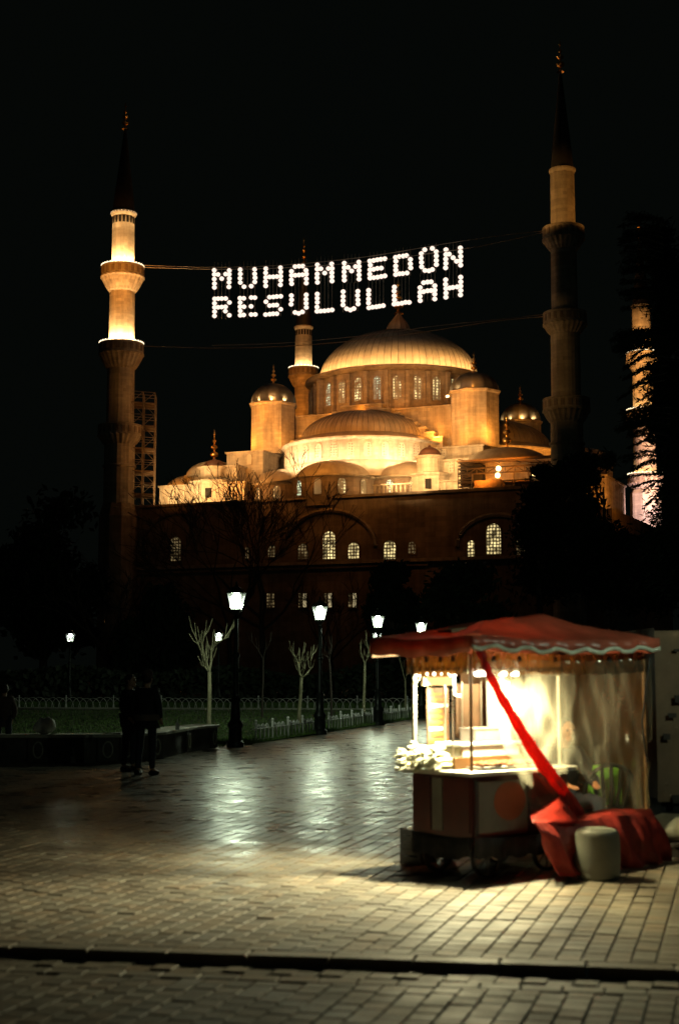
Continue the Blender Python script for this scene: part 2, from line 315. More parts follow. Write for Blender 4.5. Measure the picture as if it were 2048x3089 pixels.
# ------------------------------------------------------------------ mesh builder
class MB:
    def __init__(s): s.v = []; s.f = []
    def add(s, vs, fs):
        k = len(s.v); s.v += [tuple(p) for p in vs]; s.f += [tuple(i + k for i in f) for f in fs]; return s
    def box(s, x0, x1, y0, y1, z0, z1, mtx=None):
        vs = [Vector((x, y, z)) for z in (z0, z1) for x, y in ((x0, y0), (x1, y0), (x1, y1), (x0, y1))]
        if mtx: vs = [mtx @ p for p in vs]
        return s.add(vs, [(3, 2, 1, 0), (4, 5, 6, 7), (0, 1, 5, 4), (1, 2, 6, 5), (2, 3, 7, 6), (3, 0, 4, 7)])
    def bevbox(s, x0, x1, y0, y1, z0, z1, b, mtx=None):
        """box with chamfered top edges and corners"""
        pts = []
        def ring(x0, x1, y0, y1, z, c):
            return [(x0 + c, y0, z), (x1 - c, y0, z), (x1, y0 + c, z), (x1, y1 - c, z), (x1 - c, y1, z), (x0 + c, y1, z), (x0, y1 - c, z), (x0, y0 + c, z)]
        vs = ring(x0, x1, y0, y1, z0, b) + ring(x0, x1, y0, y1, z1 - b, b) + ring(x0 + b, x1 - b, y0 + b, y1 - b, z1, b * .7)
        vs = [Vector(p) for p in vs]
        if mtx: vs = [mtx @ p for p in vs]
        fs = [tuple(range(16, 24)), tuple(range(7, -1, -1))]
        for r in (0, 8):
            for i in range(8): j = (i + 1) % 8; fs.append((r + i, r + j, r + 8 + j, r + 8 + i))
        return s.add(vs, fs)
    def lathe(s, prof, n=32, c=(0, 0, 0), a0=0.0, a1=360.0, cap=False, rmod=None):
        full = abs(a1 - a0 - 360) < 1e-6; m = n if full else n + 1
        vs = []
        for r, z in prof:
            for i in range(m):
                a = R(a0 + (a1 - a0) * i / n); rr = r * (rmod(a, z) if rmod else 1)
                vs.append((c[0] + rr * math.cos(a), c[1] + rr * math.sin(a), c[2] + z))
        fs = []
        for k in range(len(prof) - 1):
            for i in range(n):
                j = (i + 1) % m if full else i + 1
                fs.append((k * m + i, k * m + j, (k + 1) * m + j, (k + 1) * m + i))
        if cap and full:
            fs.append(tuple(range(m - 1, -1, -1))); fs.append(tuple((len(prof) - 1) * m + i for i in range(m)))
        return s.add(vs, fs)
    def tube(s, pts, rad, n=6, cap=True):
        pts = [Vector(p) for p in pts]; N = len(pts)
        if not hasattr(rad, '__len__'): rad = [rad] * N
        vs = []; 
        for i, p in enumerate(pts):
            d = (pts[min(i + 1, N - 1)] - pts[max(i - 1, 0)])
            if d.length < 1e-9: d = Vector((0, 0, 1))
            d.normalize()
            ref = Vector((0, 0, 1)) if abs(d.z) < .9 else Vector((1, 0, 0))
            u = d.cross(ref).normalized(); v = u.cross(d).normalized()
            for k in range(n):
                a = 2 * math.pi * k / n; vs.append(p + (u * math.cos(a) + v * math.sin(a)) * rad[i])
        fs = []
        for i in range(N - 1):
            for k in range(n):
                j = (k + 1) % n; fs.append((i * n + k, i * n + j, (i + 1) * n + j, (i + 1) * n + k))
        if cap: fs.append(tuple(range(n - 1, -1, -1))); fs.append(tuple((N - 1) * n + k for k in range(n)))
        return s.add(vs, fs)
    def ball(s, c, r, n=12, m=8, sc=(1, 1, 1)):
        vs = [(c[0], c[1], c[2] - r * sc[2])]
        for j in range(1, m):
            t = math.pi * j / m
            for i in range(n):
                a = 2 * math.pi * i / n; vs.append((c[0] + r * sc[0] * math.sin(t) * math.cos(a), c[1] + r * sc[1] * math.sin(t) * math.sin(a), c[2] - r * sc[2] * math.cos(t)))
        vs.append((c[0], c[1], c[2] + r * sc[2])); fs = []
        for i in range(n): fs.append((0, 1 + (i + 1) % n, 1 + i))
        for j in range(m - 2):
            for i in range(n): k = (i + 1) % n; fs.append((1 + j * n + i, 1 + j * n + k, 1 + (j + 1) * n + k, 1 + (j + 1) * n + i))
        l = len(vs) - 1
        for i in range(n): fs.append((1 + (m - 2) * n + i, 1 + (m - 2) * n + (i + 1) % n, l))
        return s.add(vs, fs)
    def slab(s, poly, thick, nrm):
        """polygon given thickness along nrm"""
        nrm = Vector(nrm).normalized() * thick; k = len(poly)
        a = [Vector(p) for p in poly]; b = [p + nrm for p in a]
        fs = [tuple(range(k)), tuple(range(2 * k - 1, k - 1, -1))] + [(i, k + i, k + (i + 1) % k, (i + 1) % k) for i in range(k)]
        return s.add(a + b, fs)
    def mesh(s, name, m=None, smooth=False):
        me = bpy.data.meshes.new(name); me.from_pydata(s.v, [], s.f); me.update()
        bm = bmesh.new(); bm.from_mesh(me); bmesh.ops.recalc_face_normals(bm, faces=bm.faces[:]); bm.to_mesh(me); bm.free()
        if m: me.materials.append(M[m])
        if smooth:
            me.polygons.foreach_set('use_smooth', [True] * len(me.polygons))
            try: me.set_sharp_from_angle(angle=R(38))
            except Exception: pass
        return me
    def build(s, name, m, parent=None, smooth=False, loc=None, kind=None):
        o = bpy.data.objects.new(name, s.mesh(name, m, smooth)); COL.objects.link(o)
        if parent: o.parent = parent
        if loc is not None: o.location = loc
        if kind: o['kind'] = kind
        return o

def link(name, me, parent=None, loc=None, rot=None, scale=None):
    o = bpy.data.objects.new(name, me); COL.objects.link(o)
    if parent: o.parent = parent
    if loc is not None: o.location = loc
    if rot is not None: o.rotation_euler = rot
    if scale is not None: o.scale = scale
    return o
def tag(o, label=None, cat=None, group=None, kind=None):
    if label: o['label'] = label
    if cat: o['category'] = cat
    if group: o['group'] = group
    if kind: o['kind'] = kind
    return o
def thing(name, label, cat, loc=(0, 0, 0), rz=0.0, group=None):
    o = bpy.data.objects.new(name, None); COL.objects.link(o); o.empty_display_size = .3
    o.location = loc; o.rotation_euler = (0, 0, rz); return tag(o, label, cat, group)
def copy_tree(o, parent=None):
    c = o.copy(); COL.objects.link(c)
    if parent: c.parent = parent
    for ch in list(o.children): copy_tree(ch, c)
    return c
rng = random.Random(7)

# ------------------------------------------------------------------ ground and paving
PA = 15.5                                        # the courses run this far right of straight ahead
cd = Vector((math.sin(R(PA)), math.cos(R(PA)), 0)); cx_ = Vector((math.cos(R(PA)), -math.sin(R(PA)), 0))
STEP = .05
k0, k1, k2 = gnd(0, 2855), gnd(1024, 2893), gnd(2048, 2925)
kd = (k2 - k0).normalized(); kn = Vector((-kd.y, kd.x, 0))
if kn.y < 0: kn = -kn
def side(p): return (Vector((p[0], p[1], 0)) - Vector((k0.x, k0.y, 0))).dot(kn)   # >0 beyond the step

g = MB(); 
a = k0 - kd * 400; b = k0 + kd * 400
g.add([a - kn * 30 + Vector((0, 0, -STEP - .012)), b - kn * 30 + Vector((0, 0, -STEP - .012)), b + Vector((0, 0, -STEP - .012)), a + Vector((0, 0, -STEP - .012))], [(0, 1, 2, 3)])
lower = g.build('lower_pavement', 'mortar'); tag(lower, kind='structure')
g = MB()
far = 31.0
g.add([a + kn * .05 + Vector((0, 0, -.012)), b + kn * .05 + Vector((0, 0, -.012)), b + kn * (far - 7) + Vector((0, 0, -.012)), a + kn * (far - 7) + Vector((0, 0, -.012))], [(0, 1, 2, 3)])
upper = g.build('plaza_pavement', 'mortar'); tag(upper, kind='structure')
g = MB()
q = Vector((0, 0, -.004))
g.add([a + kn * (far - 7) + q, b + kn * (far - 7) + q, b + kn * 900 + q, a + kn * 900 + q], [(0, 1, 2, 3)])
farp = g.build('far_pavement', 'paver_far'); tag(farp, kind='structure')

# kerb stones along the step
kerb = MB().box(0, .01, 0, .01, -.3, -.29).build('kerb', 'mortar'); tag(kerb, kind='structure')
ang = math.atan2(kd.y, kd.x)
kme = MB().bevbox(-.232, .232, 0, .15, -.25, .0, .006).mesh('kerb_stone', 'paver')
for i in range(-3, 13):
    p = k0 + kd * (.30 + i * .475)
    o = link('kerb_stone', kme, kerb, (p.x + rng.uniform(-.002, .002), p.y, rng.uniform(-.002, .003)), (rng.uniform(-.003, .003), rng.uniform(-.003, .003), ang + rng.uniform(-.003, .003)))
# bricks
BW, BL = .137, .152
cells = []
umin, umax = -70, 120
for ci in range(-120, 190):
    off = rng.uniform(0, BL) if True else 0
    for ri in range(10, 250):
        c = cx_ * (ci * BW) + cd * (ri * BL + (ci % 2) * BL * .5 + off * .18)
        if c.y < 5.8 or c.y > far + 3: continue
        if abs(c.x) > c.y * .245 + .35: continue
        sd = side(c)
        if -.10 < sd < .06: continue
        if sd > far - 7.1: continue
        # the header course laid along the kerb on the lower side
        if -.36 < sd < -.27: continue
        z = 0.0 if sd > 0 else -STEP
        if sd > 0:
            # stop at the fence line / bench
            pass
        cells.append((c.length, c, z))
cells.sort(key=lambda t: t[0])
bme = [MB().bevbox(-BW / 2 + .0045, BW / 2 - .0045, -BL / 2 + .0045, BL / 2 - .0045, -.05, 0, .004 + .001 * k).mesh('paving_brick', 'paver') for k in range(3)]
rz = -R(PA)
fieldu, fieldl = MB(), MB()
inframe = 0
def clip(poly, f):
    out = []
    for i in range(len(poly)):
        a, b = poly[i], poly[(i + 1) % len(poly)]; fa, fb = f(a), f(b)
        if fa >= 0: out.append(a)
        if (fa >= 0) != (fb >= 0): out.append(a + (b - a) * (fa / (fa - fb)))
    return out
GAP = .0045
zones = [(.158, 1e9, 0.0), (-.280, -.008, -STEP), (-1e9, -.424, -STEP)]
for d, c, z in cells:
    tilt = (rng.gauss(0, .009), rng.gauss(0, .009)); dz = rng.gauss(0, .0016) - (rng.uniform(.003, .008) if rng.random() < .03 else 0); sd = side(c)
    if rng.random() < .05: tilt = (tilt[0] * 2.6, tilt[1] * 2.6)
    for lo, hi, zz in zones:
        if lo - .12 < sd < hi + .12: break
    else: continue
    if zz != z: continue
    if sd - .12 > lo and sd + .12 < hi:
        if inframe < 278 and abs(c.x) < c.y * .242:
            link('paving_brick', bme[rng.randrange(3)], upper if z == 0 else lower, (c.x, c.y, z + dz), (tilt[0], tilt[1], rz + rng.gauss(0, .008)))
            inframe += 1
        else:
            m = Matrix.Translation((c.x, c.y, z + dz)) @ Matrix.Rotation(rz + rng.gauss(0, .008), 4, 'Z') @ Matrix.Rotation(tilt[0], 4, 'X') @ Matrix.Rotation(tilt[1], 4, 'Y')
            if c.y < 17: (fieldu if z == 0 else fieldl).bevbox(-BW / 2 + GAP, BW / 2 - GAP, -BL / 2 + GAP, BL / 2 - GAP, -.02, 0, .005, m)
            else: (fieldu if z == 0 else fieldl).box(-BW / 2 + GAP, BW / 2 - GAP, -BL / 2 + GAP, BL / 2 - GAP, -.014, 0, m)
    else:
        q = [c + cx_ * x + cd * y for x, y in ((-BW / 2 + GAP, -BL / 2 + GAP), (BW / 2 - GAP, -BL / 2 + GAP), (BW / 2 - GAP, BL / 2 - GAP), (-BW / 2 + GAP, BL / 2 - GAP))]
        q = clip(q, lambda p: side(p) - lo); q = clip(q, lambda p: hi - side(p)) if q else q
        if len(q) > 2 and (max(side(p) for p in q) - min(side(p) for p in q)) > .02:
            (fieldu if z == 0 else fieldl).slab([Vector((p.x, p.y, z - .03)) for p in q], .03 + dz * .5, (0, 0, 1))
fieldu.build('brick_field', 'paver', upper, kind='stuff')
if fieldl.v: fieldl.build('brick_field', 'paver', lower, kind='stuff')
# header course on the lower side
hme = MB().bevbox(-.104, .104, -.064, .064, -.05, 0, .005).mesh('border_brick', 'paver')
for i in range(0, 24):
    p = k0 + kd * (-.1 + i * .217) - kn * .35
    link('border_brick', hme, lower, (p.x, p.y, -STEP + .002), (0, 0, ang))

# ------------------------------------------------------------------ park: lawn, fences, lamps, bench, small trees
fd = Vector((math.sin(R(14.9)), math.cos(R(14.9)), 0)); f0 = gnd(772, 2241)
fend = f0 + fd * 30
lawn = MB().add([(f0.x - .1, f0.y - .6, .02), (fend.x, fend.y, .02), (-60, 64, .02), (-60, 31, .02), (-4.2, 30, .02)], [(0, 1, 2, 3, 4)]).build('lawn', 'soil'); tag(lawn, kind='structure')
verge = MB().add([(-60, 64.4, .05), (8, 60.4, .05), (30, 110, .05), (-60, 110, .05)], [(0, 1, 2, 3)]).build('verge', 'soil'); tag(verge, kind='structure')
edge = MB()
L0, L1 = Vector((-16.5, 62.3, 0)), Vector((5.6, 59.3, 0))
ld = (L1 - L0).normalized()
edge.slab([L0 + Vector((0, 0, 0)), L1, L1 + Vector((0, 0, .09)), L0 + Vector((0, 0, .09))], .12, (0, 1, 0)).build('lawn_kerb', 'bench_cap'); tag(bpy.data.objects['lawn_kerb'], kind='structure')
# grass blades
gm = MB(); r2 = random.Random(3)
def blade(x, y, h, z=.02):
    a = r2.uniform(0, 6.28); wd = .008 + .0002 * y; dx, dy = math.cos(a) * wd, math.sin(a) * wd
    gm.add([(x - dx, y - dy, z), (x + dx, y + dy, z), (x + r2.uniform(-.03, .03), y + r2.uniform(-.03, .03), z + h)], [(0, 1, 2)])
for _ in range(15000):
    s = r2.uniform(-1, 29); o = abs(r2.gauss(0, .5)) - .12; p = f0 + fd * s - Vector((fd.y, -fd.x, 0)) * o
    blade(p.x, p.y, r2.uniform(.03, .12))
for _ in range(34000):
    y = r2.uniform(30.5, 60); x = r2.uniform(-y * .245, f0.x + (y - f0.y) * .266)
    if x < -2.8 and y < 31.5: continue
    blade(x, y, r2.uniform(.02, .06))
for _ in range(22000):
    x = r2.uniform(-16.5, 7); y = 62.3 - (x + 16.5) * .136 + .15 + abs(r2.gauss(0, 1.6)); blade(x, y, r2.uniform(.04, .30), .05)
tag(gm.build('grass', 'grass'), 'short green grass growing on the dark lawn and along the low fences', 'grass', kind='stuff')

# near fence: posts and pickets with curled white heads
near_fence = thing('low_fence', 'low pale metal fence of curled pickets running beside the wet path', 'fence', (f0.x, f0.y, 0), 0); near_fence.scale = (1, 1, 1.04)
post_me = MB().tube([(0, 0, 0), (0, 0, .44)], .028, 8).ball((0, 0, .47), .036, 8, 6).tube([(0, 0, .40), (0, 0, .42)], .038, 8).mesh('fence_post', 'fence_metal', True)
pk = MB().tube([(0, 0, .03), (0, 0, .28), (-.006, -.02, .35), (-.02, -.06, .385), (-.03, -.095, .36), (-.028, -.095, .325), (-.02, -.07, .315)], .022, 6)
pk.tube([(0, 0, .10), (0, .05, .16), (0, .06, .22), (0, .01, .27)], .007, 5).ball((-.029, -.097, .348), .028, 6, 5)
pick_me = pk.mesh('picket', 'fence_metal', True)
faz = -R(14.9)
n = 23
for i in range(n):
    if i == 4: continue
    p = fd * (i * 1.25); link('fence_post', post_me, near_fence, (p.x, p.y, 0), (0, 0, faz + rng.uniform(-.03, .03)))
for i in range(n * 4 - 4):
    if i % 4 == 0 or (17 < i < 20): continue
    p = fd * (i * 1.25 / 4 ); link('picket', pick_me, near_fence, (p.x, p.y, 0), (rng.uniform(-.03, .03), 0, faz))
for z in (.07, .30):
    MB().tube([fd * -.3 + Vector((0, 0, z)), fd * ((n - 1) * 1.25) + Vector((0, 0, z))], .014, 5).build('rail', 'fence_metal', near_fence)
# far fence: overlapping hoops
far_fence = thing('hoop_fence', 'thin white fence of overlapping hoops far across the lawn', 'fence', (L0.x, L0.y, 0.0))
hp = MB(); pts = [(.34 * math.cos(R(t)), 0, .09 + .42 * math.sin(R(t))) for t in range(0, 181, 15)]
hp.tube(pts, .010, 4, cap=False); hoop_me = hp.mesh('hoop', 'fence_metal', True)
fp_me = MB().tube([(0, 0, 0), (0, 0, .56)], .022, 6).ball((0, 0, .58), .03, 6, 5).mesh('fence_post', 'fence_metal', True)
la = math.atan2(ld.y, ld.x); Lt = (L1 - L0).length
for i in range(int(Lt / .30)):
    p = ld * (i * .30) + Vector((0, .06, 0)); link('hoop', hoop_me, far_fence, p, (rng.uniform(-.06, .06), 0, la + rng.uniform(-.05, .05)), (1, 1, rng.uniform(.93, 1.02)))
for i in range(int(Lt / 2.1)):
    p = ld * (.6 + i * 2.1) + Vector((0, .06, 0)); link('fence_post', fp_me, far_fence, p)

# street lamps
def make_street_lamp(label):
    t = thing('street_lamp', label, 'street lamp', (0, 0, 0), 0, 'lantern lamps along the park paths')
    MB().lathe([(.19, 0), (.19, .10), (.15, .14), (.145, .40), (.17, .44), (.17, .50), (.11, .58), (.095, .95), (.12, 1.0), (.075, 1.08)], 10, cap=True).build('base', 'lamp_iron', t, True)
    MB().lathe([(.065, 1.08), (.055, 1.9), (.085, 1.93), (.085, 1.98), (.05, 2.02), (.042, 2.72), (.07, 2.76), (.03, 2.82), (.10, 2.90)], 10, cap=True).build('post', 'lamp_iron', t, True)
    lan = MB().lathe([(.11, 2.90), (.13, 2.92), (.13, 2.95)], 6, cap=True)
    for k in range(6):
        a = R(60 * k); lan.tube([(.115 * math.cos(a), .115 * math.sin(a), 2.94), (.205 * math.cos(a), .205 * math.sin(a), 3.30)], .009, 4)
    lan.build('lantern_frame', 'lamp_iron', t)
    MB().lathe([(.215, 3.295), (.225, 3.31), (.215, 3.325)], 6).lathe([(.215, 3.31), (.14, 3.40), (.05, 3.45), (.02, 3.50), (.03, 3.53), (.0, 3.57)], 6).build('cap', 'lamp_iron', t)
    pn = MB()
    for k in range(6):
        a0, a1 = R(60 * k), R(60 * k + 60)
        pn.slab([(.112 * math.cos(a0), .112 * math.sin(a0), 2.955), (.112 * math.cos(a1), .112 * math.sin(a1), 2.955), (.198 * math.cos(a1), .198 * math.sin(a1), 3.285), (.198 * math.cos(a0), .198 * math.sin(a0), 3.285)], .003, (math.cos((a0 + a1) / 2), math.sin((a0 + a1) / 2), 0))
    pn.build('glass_panes', 'lantern_glass', t)
    MB().ball((0, 0, 3.235), .085, 12, 8).build('bulb', 'bulb_park', t, True)
    gl = MB()  # glowing bars stand in for lamplight on the frame edges
    for k in range(6):
        a = R(60 * k); gl.tube([(.108 * math.cos(a), .108 * math.sin(a), 2.97), (.180 * math.cos(a), .180 * math.sin(a), 3.24)], .0045, 4)
    gl.build('edge_glow', 'edge_glow_park', t)
    return t
sl = [(712, 30.9, 'big lantern street lamp closest to the camera, beside the stone bench', 150),
      (965, 37.2, 'lantern street lamp right of the short forked tree in mid lawn', 150),
      (1140, 43.6, 'lantern street lamp at the left corner of the stall canopy, upper of two lights', 150),
      (1271, 49.8, 'lantern street lamp whose light shows just over the canopy slope', 130),
      (1137, 63.0, 'small distant street lamp directly below a larger lantern', 60),
      (659, 64.0, 'small distant street lamp seen behind the forks of the tallest lit tree', 80),
      (211, 65.0, 'lone street lamp far left beyond the hoop fence', 25)]
sl0 = None
for i, (px, Y, lab, pw) in enumerate(sl):
    x = xat(px, Y)
    if sl0 is None: t = sl0 = make_street_lamp(lab)
    else: t = copy_tree(sl0); t['label'] = lab
    t.location = (x, Y, 0 if i < 5 else .03); t.rotation_euler = (0, 0, rng.uniform(0, 1))
    if i >= 4: t.scale = (1, 1, 1)
    lamp('lamp_light', (x, Y, 3.06), pw * 1.55, PARKW, .06)

# stone bench wall with panelled piers
bench = thing('stone_bench', 'long dark stone bench wall with pale cap and panelled piers at the lawn edge', 'bench', (0, 0, 0))
bp = [gnd(655, 2257), gnd(575, 2268), gnd(492, 2289), gnd(360, 2300), gnd(150, 2302), gnd(-120, 2302)]
for i in range(len(bp) - 1):
    p, q = bp[i], bp[i + 1]; d = (q - p); Ln = d.length; d.normalize(); nn = Vector((d.y, -d.x, 0))
    if nn.y < 0: nn = -nn
    an = math.atan2(d.y, d.x)
    mt = Matrix.Translation(p) @ Matrix.Rotation(an, 4, 'Z'); sgn = 1 if (Matrix.Rotation(an, 4, 'Z') @ Vector((0, 1, 0))).y > 0 else -1
    y0, y1 = (0, .5) if sgn > 0 else (-.5, 0)
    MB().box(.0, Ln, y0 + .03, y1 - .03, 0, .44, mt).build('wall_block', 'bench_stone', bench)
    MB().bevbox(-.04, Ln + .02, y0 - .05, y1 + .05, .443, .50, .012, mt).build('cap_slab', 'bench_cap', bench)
    fy = (y0 if sgn > 0 else y1)
    for xx in ([.02, Ln - .38] if i == 2 else [.02]):
        m = MB(); s_ = -1 if sgn > 0 else 1
        m.box(xx, xx + .36, min(fy - .012 * 1, fy + s_ * .02), max(fy + .02, fy + s_ * .02), .02, .438, mt)
        m.build('pier', 'bench_stone', bench)
        r_ = MB(); pts = [mt @ Vector((xx + .18 + .085 * math.cos(R(t)), fy + s_ * .03, .23 + .14 * math.sin(R(t)))) for t in range(0, 361, 24)]
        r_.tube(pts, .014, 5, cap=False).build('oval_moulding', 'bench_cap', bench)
bag = MB().ball((0, 0, .13), .17, 14, 10, (1.25, .8, .8)); rr = random.Random(5)
bag.v = [(x * (1 + .25 * mnoise.noise(Vector((x * 9, y * 9, z * 9)))), y, max(0, z * (1 + .4 * mnoise.noise(Vector((x * 7, y * 7, z * 7 + 3)))))) for x, y, z in bag.v]
bo = bag.build('plastic_bag', 'paper_white', None, True); pb = gnd(140, 2302)
bo.location = (xat(138, pb.y + .2), pb.y + .25, .50); tag(bo, 'crumpled pale bag lying on the far left end of the bench wall', 'bag')
tag(MB().lathe([(.035, 0), (.035, .12), (.012, .16), (.012, .2)], 8, cap=True).build('drink_bottle', 'fence_metal', None, True, gnd(530, 2284) + Vector((0, .25, .5))), 'small bottle standing on the pale cap of the stone bench', 'bottle')

# bare trees
def grow(mb, p, d, L, r, depth, rnd, spread=.6, up=.12, taper=.72, kids=(2, 3), seg=4, twist=.12, rmin=.022):
    pts = [p]; rad = [r]; q = Vector(p); dd = Vector(d).normalized()
    for i in range(seg):
        dd = (dd + Vector((rnd.gauss(0, twist), rnd.gauss(0, twist), rnd.gauss(0, twist * .6) + up * .25))).normalized()
        q = q + dd * (L / seg); pts.append(q.copy()); rad.append(r * (1 - (1 - taper) * (i + 1) / seg))
    rad = [max(q_, rmin) for q_ in rad]; mb.tube(pts, rad, 5 if depth > 1 else 3, cap=depth == 0)
    if depth <= 0: return
    for k in range(rnd.randint(*kids)):
        t = rnd.uniform(.55, 1.0) if k else 1.0; ix = min(seg, max(1, round(t * seg)))
        ax = Vector((rnd.gauss(0, 1), rnd.gauss(0, 1), rnd.gauss(0, .5))).normalized()
        nd = (dd + ax * spread * rnd.uniform(.6, 1.3) + Vector((0, 0, up))).normalized()
        grow(mb, pts[ix], nd, L * rnd.uniform(.62, .86), rad[ix] * rnd.uniform(.55, .75), depth - 1, rnd, spread, up, taper, kids, max(2, seg - 1), twist)

def pollard(px, ybase, Y, forks, rt, label, bmat='bark_pale', trunk_top=None, fx=0):
    """young tree: straight pale trunk, a few stubby limbs given in the photograph's proportions"""
    base = Vector((xat(px, Y), Y, 0.02)); t = thing('young_tree', label, 'tree', base, 0, 'young pollarded trees on the lawn')
    s = Y / FPX
    top = Vector(((fx) * s, 0, zat(trunk_top, Y)))
    MB().tube([(0, 0, 0), (0.02 * rt, 0, top.z * .3), (top.x * .5 + .01, 0.02, top.z * .62), top], [rt * 1.35, rt * 1.05, rt * .95, rt * .85], 8).build('trunk', bmat, t, True)
    lm = MB(); rnd = random.Random(int(px))
    for f in forks:
        pts = [top]; 
        for (fxx, fy) in f: pts.append(Vector(((fxx - px) * s, rnd.uniform(-.25, .25), zat(fy, Y))))
        nseg = len(pts); rad = [rt * .48 * (1 - .72 * i / (nseg - 1)) + .004 for i in range(nseg)]
        lm.tube(pts, rad, 6)
        for i in range(1, nseg):
            d = (pts[i] - pts[i - 1])
            for _ in range(3):
                dv = (d.normalized() + Vector((rnd.gauss(0, .6), rnd.gauss(0, .6), .2))).normalized()
                lm.tube([pts[i], pts[i] + dv * .12, pts[i] + dv * rnd.uniform(.18, .34) + Vector((0, 0, rnd.uniform(.08, .24)))], [.010, .007, .004], 4)
    lm.build('limbs', bmat, t, True)
pollard(632, 2230, 34, [[(622, 2015), (612, 1985), (600, 1945), (585, 1918)], [(622, 2015), (612, 1985), (608, 1945), (616, 1920)], [(636, 2000), (638, 1965), (650, 1945), (678, 1930), (694, 1905)], [(626, 2000), (628, 1975)]], .050,
        'tallest lit young tree, in front of a distant street lamp', trunk_top=2030, fx=0)
pollard(903, 2180, 43, [[(904, 2035), (900, 2005), (893, 1985), (884, 1975)], [(904, 2030), (903, 2000), (911, 1978)], [(920, 2040), (936, 2020), (938, 1995), (943, 1975)], [(918, 2020), (921, 1995)]], .050,
        'short forked young tree midway between the two biggest street lamps', trunk_top=2045, fx=6)
pollard(1097, 2150, 53, [[(1095, 1990), (1088, 1965)], [(1108, 1985), (1112, 1960), (1105, 1935)], [(1112, 1980), (1120, 1970)]], .052,
        'pale young tree rising just left of the stall canopy', trunk_top=2002, fx=3)
pollard(792, 2140, 50, [[(780, 1965), (762, 1940)], [(800, 1965), (812, 1945)]], .03, 'thin dark sapling between the two biggest street lamps', 'bark_dark', 1990, 2)
pollard(1000, 2140, 50, [[(990, 1985), (975, 1975)], [(996, 1975), (1000, 1950)]], .035, 'slender dim sapling right of the second street lamp', 'bark_dark', 2000, -6)
pollard(1222, 2120, 57, [[(1225, 2040), (1238, 2025), (1242, 2010)], [(1215, 2030), (1208, 2000)]], .04, 'dim young tree glimpsed below the canopy flap by the lit pole', 'bark_pale', 2055, 0)

def bare_tree(px, Y, ytop, seed, label, r=.3, h0=.3, spread=.55, depth=6):
    base = Vector((xat(px, Y), Y, 0)); t = thing('bare_tree', label, 'tree', base, 0, 'tall trees before the mosque')
    H = zat(ytop, Y); rnd = random.Random(seed)
    m = MB(); m.tube([(0, 0, 0), (.1, 0, H * .15), (-.05, 0, H * h0)], [r * 1.2, r, r * .85], 8); m.build('trunk', 'bark_dark', t, True)
    c = MB()
    for k in range(5):
        a = k * 2.4 + rnd.uniform(-.4, .4); el = rnd.uniform(.5, 1.15)
        grow(c, Vector((-.05, 0, H * h0 * (.82 + .045 * k))), Vector((math.cos(a) * math.cos(el), math.sin(a) * math.cos(el), math.sin(el))), H * .25, r * .6, depth - 1, rnd, spread, .12, .72, (2, 3), 4, .15)
    c.build('crown', 'bark_dark', t)
bare_tree(790, 105, 1345, 11, 'tall bare tree whose twigs cross the left wing of the mosque', .2, depth=6)
bare_tree(690, 112, 1440, 23, 'bare tree in front of the left roof turret', .2, depth=6)
bare_tree(330, 95, 1700, 5, 'bare tree with fanning limbs at the foot of the left minaret', .2, depth=5)
bare_tree(1000, 120, 1720, 31, 'low bare tree before the middle windows of the mosque wall', .16, depth=5)

def leafy_tree(px, Y, ytop, wpx, ybot, seed, label, dens=9000, leaf=.34, clumps=None, trunk=True):
    s = Y / FPX; base = Vector((xat(px, Y), Y, 0)); t = thing('evergreen_tree', label, 'tree', base, 0, 'tall trees before the mosque')
    rnd = random.Random(seed); H = zat(ytop, Y); zb = max(1.0, zat(ybot, Y)); W = wpx * s / 2
    tr = MB(); tr.tube([(0, 0, 0), (.1, 0, H * .4), (0, 0, H * .9)], [.35, .22, .05], 7)
    cl = clumps and [(Vector(((cx - px) * s, rnd.uniform(-1.5, 1.5), zat(cy, Y))), cr * s) for cx, cy, cr in clumps] or []
    if not clumps:
        for _ in range(30):
            a = rnd.uniform(0, 6.28); f = rnd.random() ** .6; h = rnd.random()
            rr = W * (.35 + .65 * math.sin(math.pi * (h * .85 + .12)))
            cl.append((Vector((math.cos(a) * rr * f * .8, math.sin(a) * rr * f * .8, zb + (H - zb) * h * .92)), W * rnd.uniform(.22, .42)))
    for c, r_ in cl: tr.tube([(0, 0, max(1, c.z - abs(c.x) * .8 - .5) if c.z < H else H * .6), c * .5 + Vector((0, 0, c.z * .45)), c], [.10, .06, .02], 4)
    tr.build('trunk', 'bark_dark', t, True)
    m = MB(); vol = sum(r_ ** 2 for _, r_ in cl)
    for c, r_ in cl:
        for _ in range(int(dens * r_ ** 2 / vol)):
            v = Vector((rnd.gauss(0, 1), rnd.gauss(0, 1), rnd.gauss(0, 1))).normalized() * r_ * (rnd.random() ** .45 if rnd.random() < .8 else rnd.uniform(.9, 1.55))
            p = c + Vector((v.x * 1.1, v.y, v.z * .75)); u = Vector((rnd.gauss(0, 1), rnd.gauss(0, 1), rnd.gauss(0, 1))).normalized(); w_ = u.orthogonal().normalized()
            l = leaf * rnd.uniform(.5, 1.2)
            m.add([p - u * l, p + w_ * l * .45, p + u * l, p - w_ * l * .45], [(0, 1, 2, 3)])
    m.build('crown', 'leaf_dark', t)
leafy_tree(1625, 95, 1430, 150, 1750, 3, 'dark evergreen in front of the base of the right minaret', 16000, .24,
           [(1640, 1430, 30), (1655, 1480, 50), (1620, 1500, 40), (1600, 1560, 36), (1640, 1560, 60), (1690, 1440, 40), (1590, 1620, 40), (1650, 1640, 70), (1700, 1540, 60), (1745, 1420, 42), (1740, 1490, 60), (1720, 1600, 70), (1660, 1740, 80)])
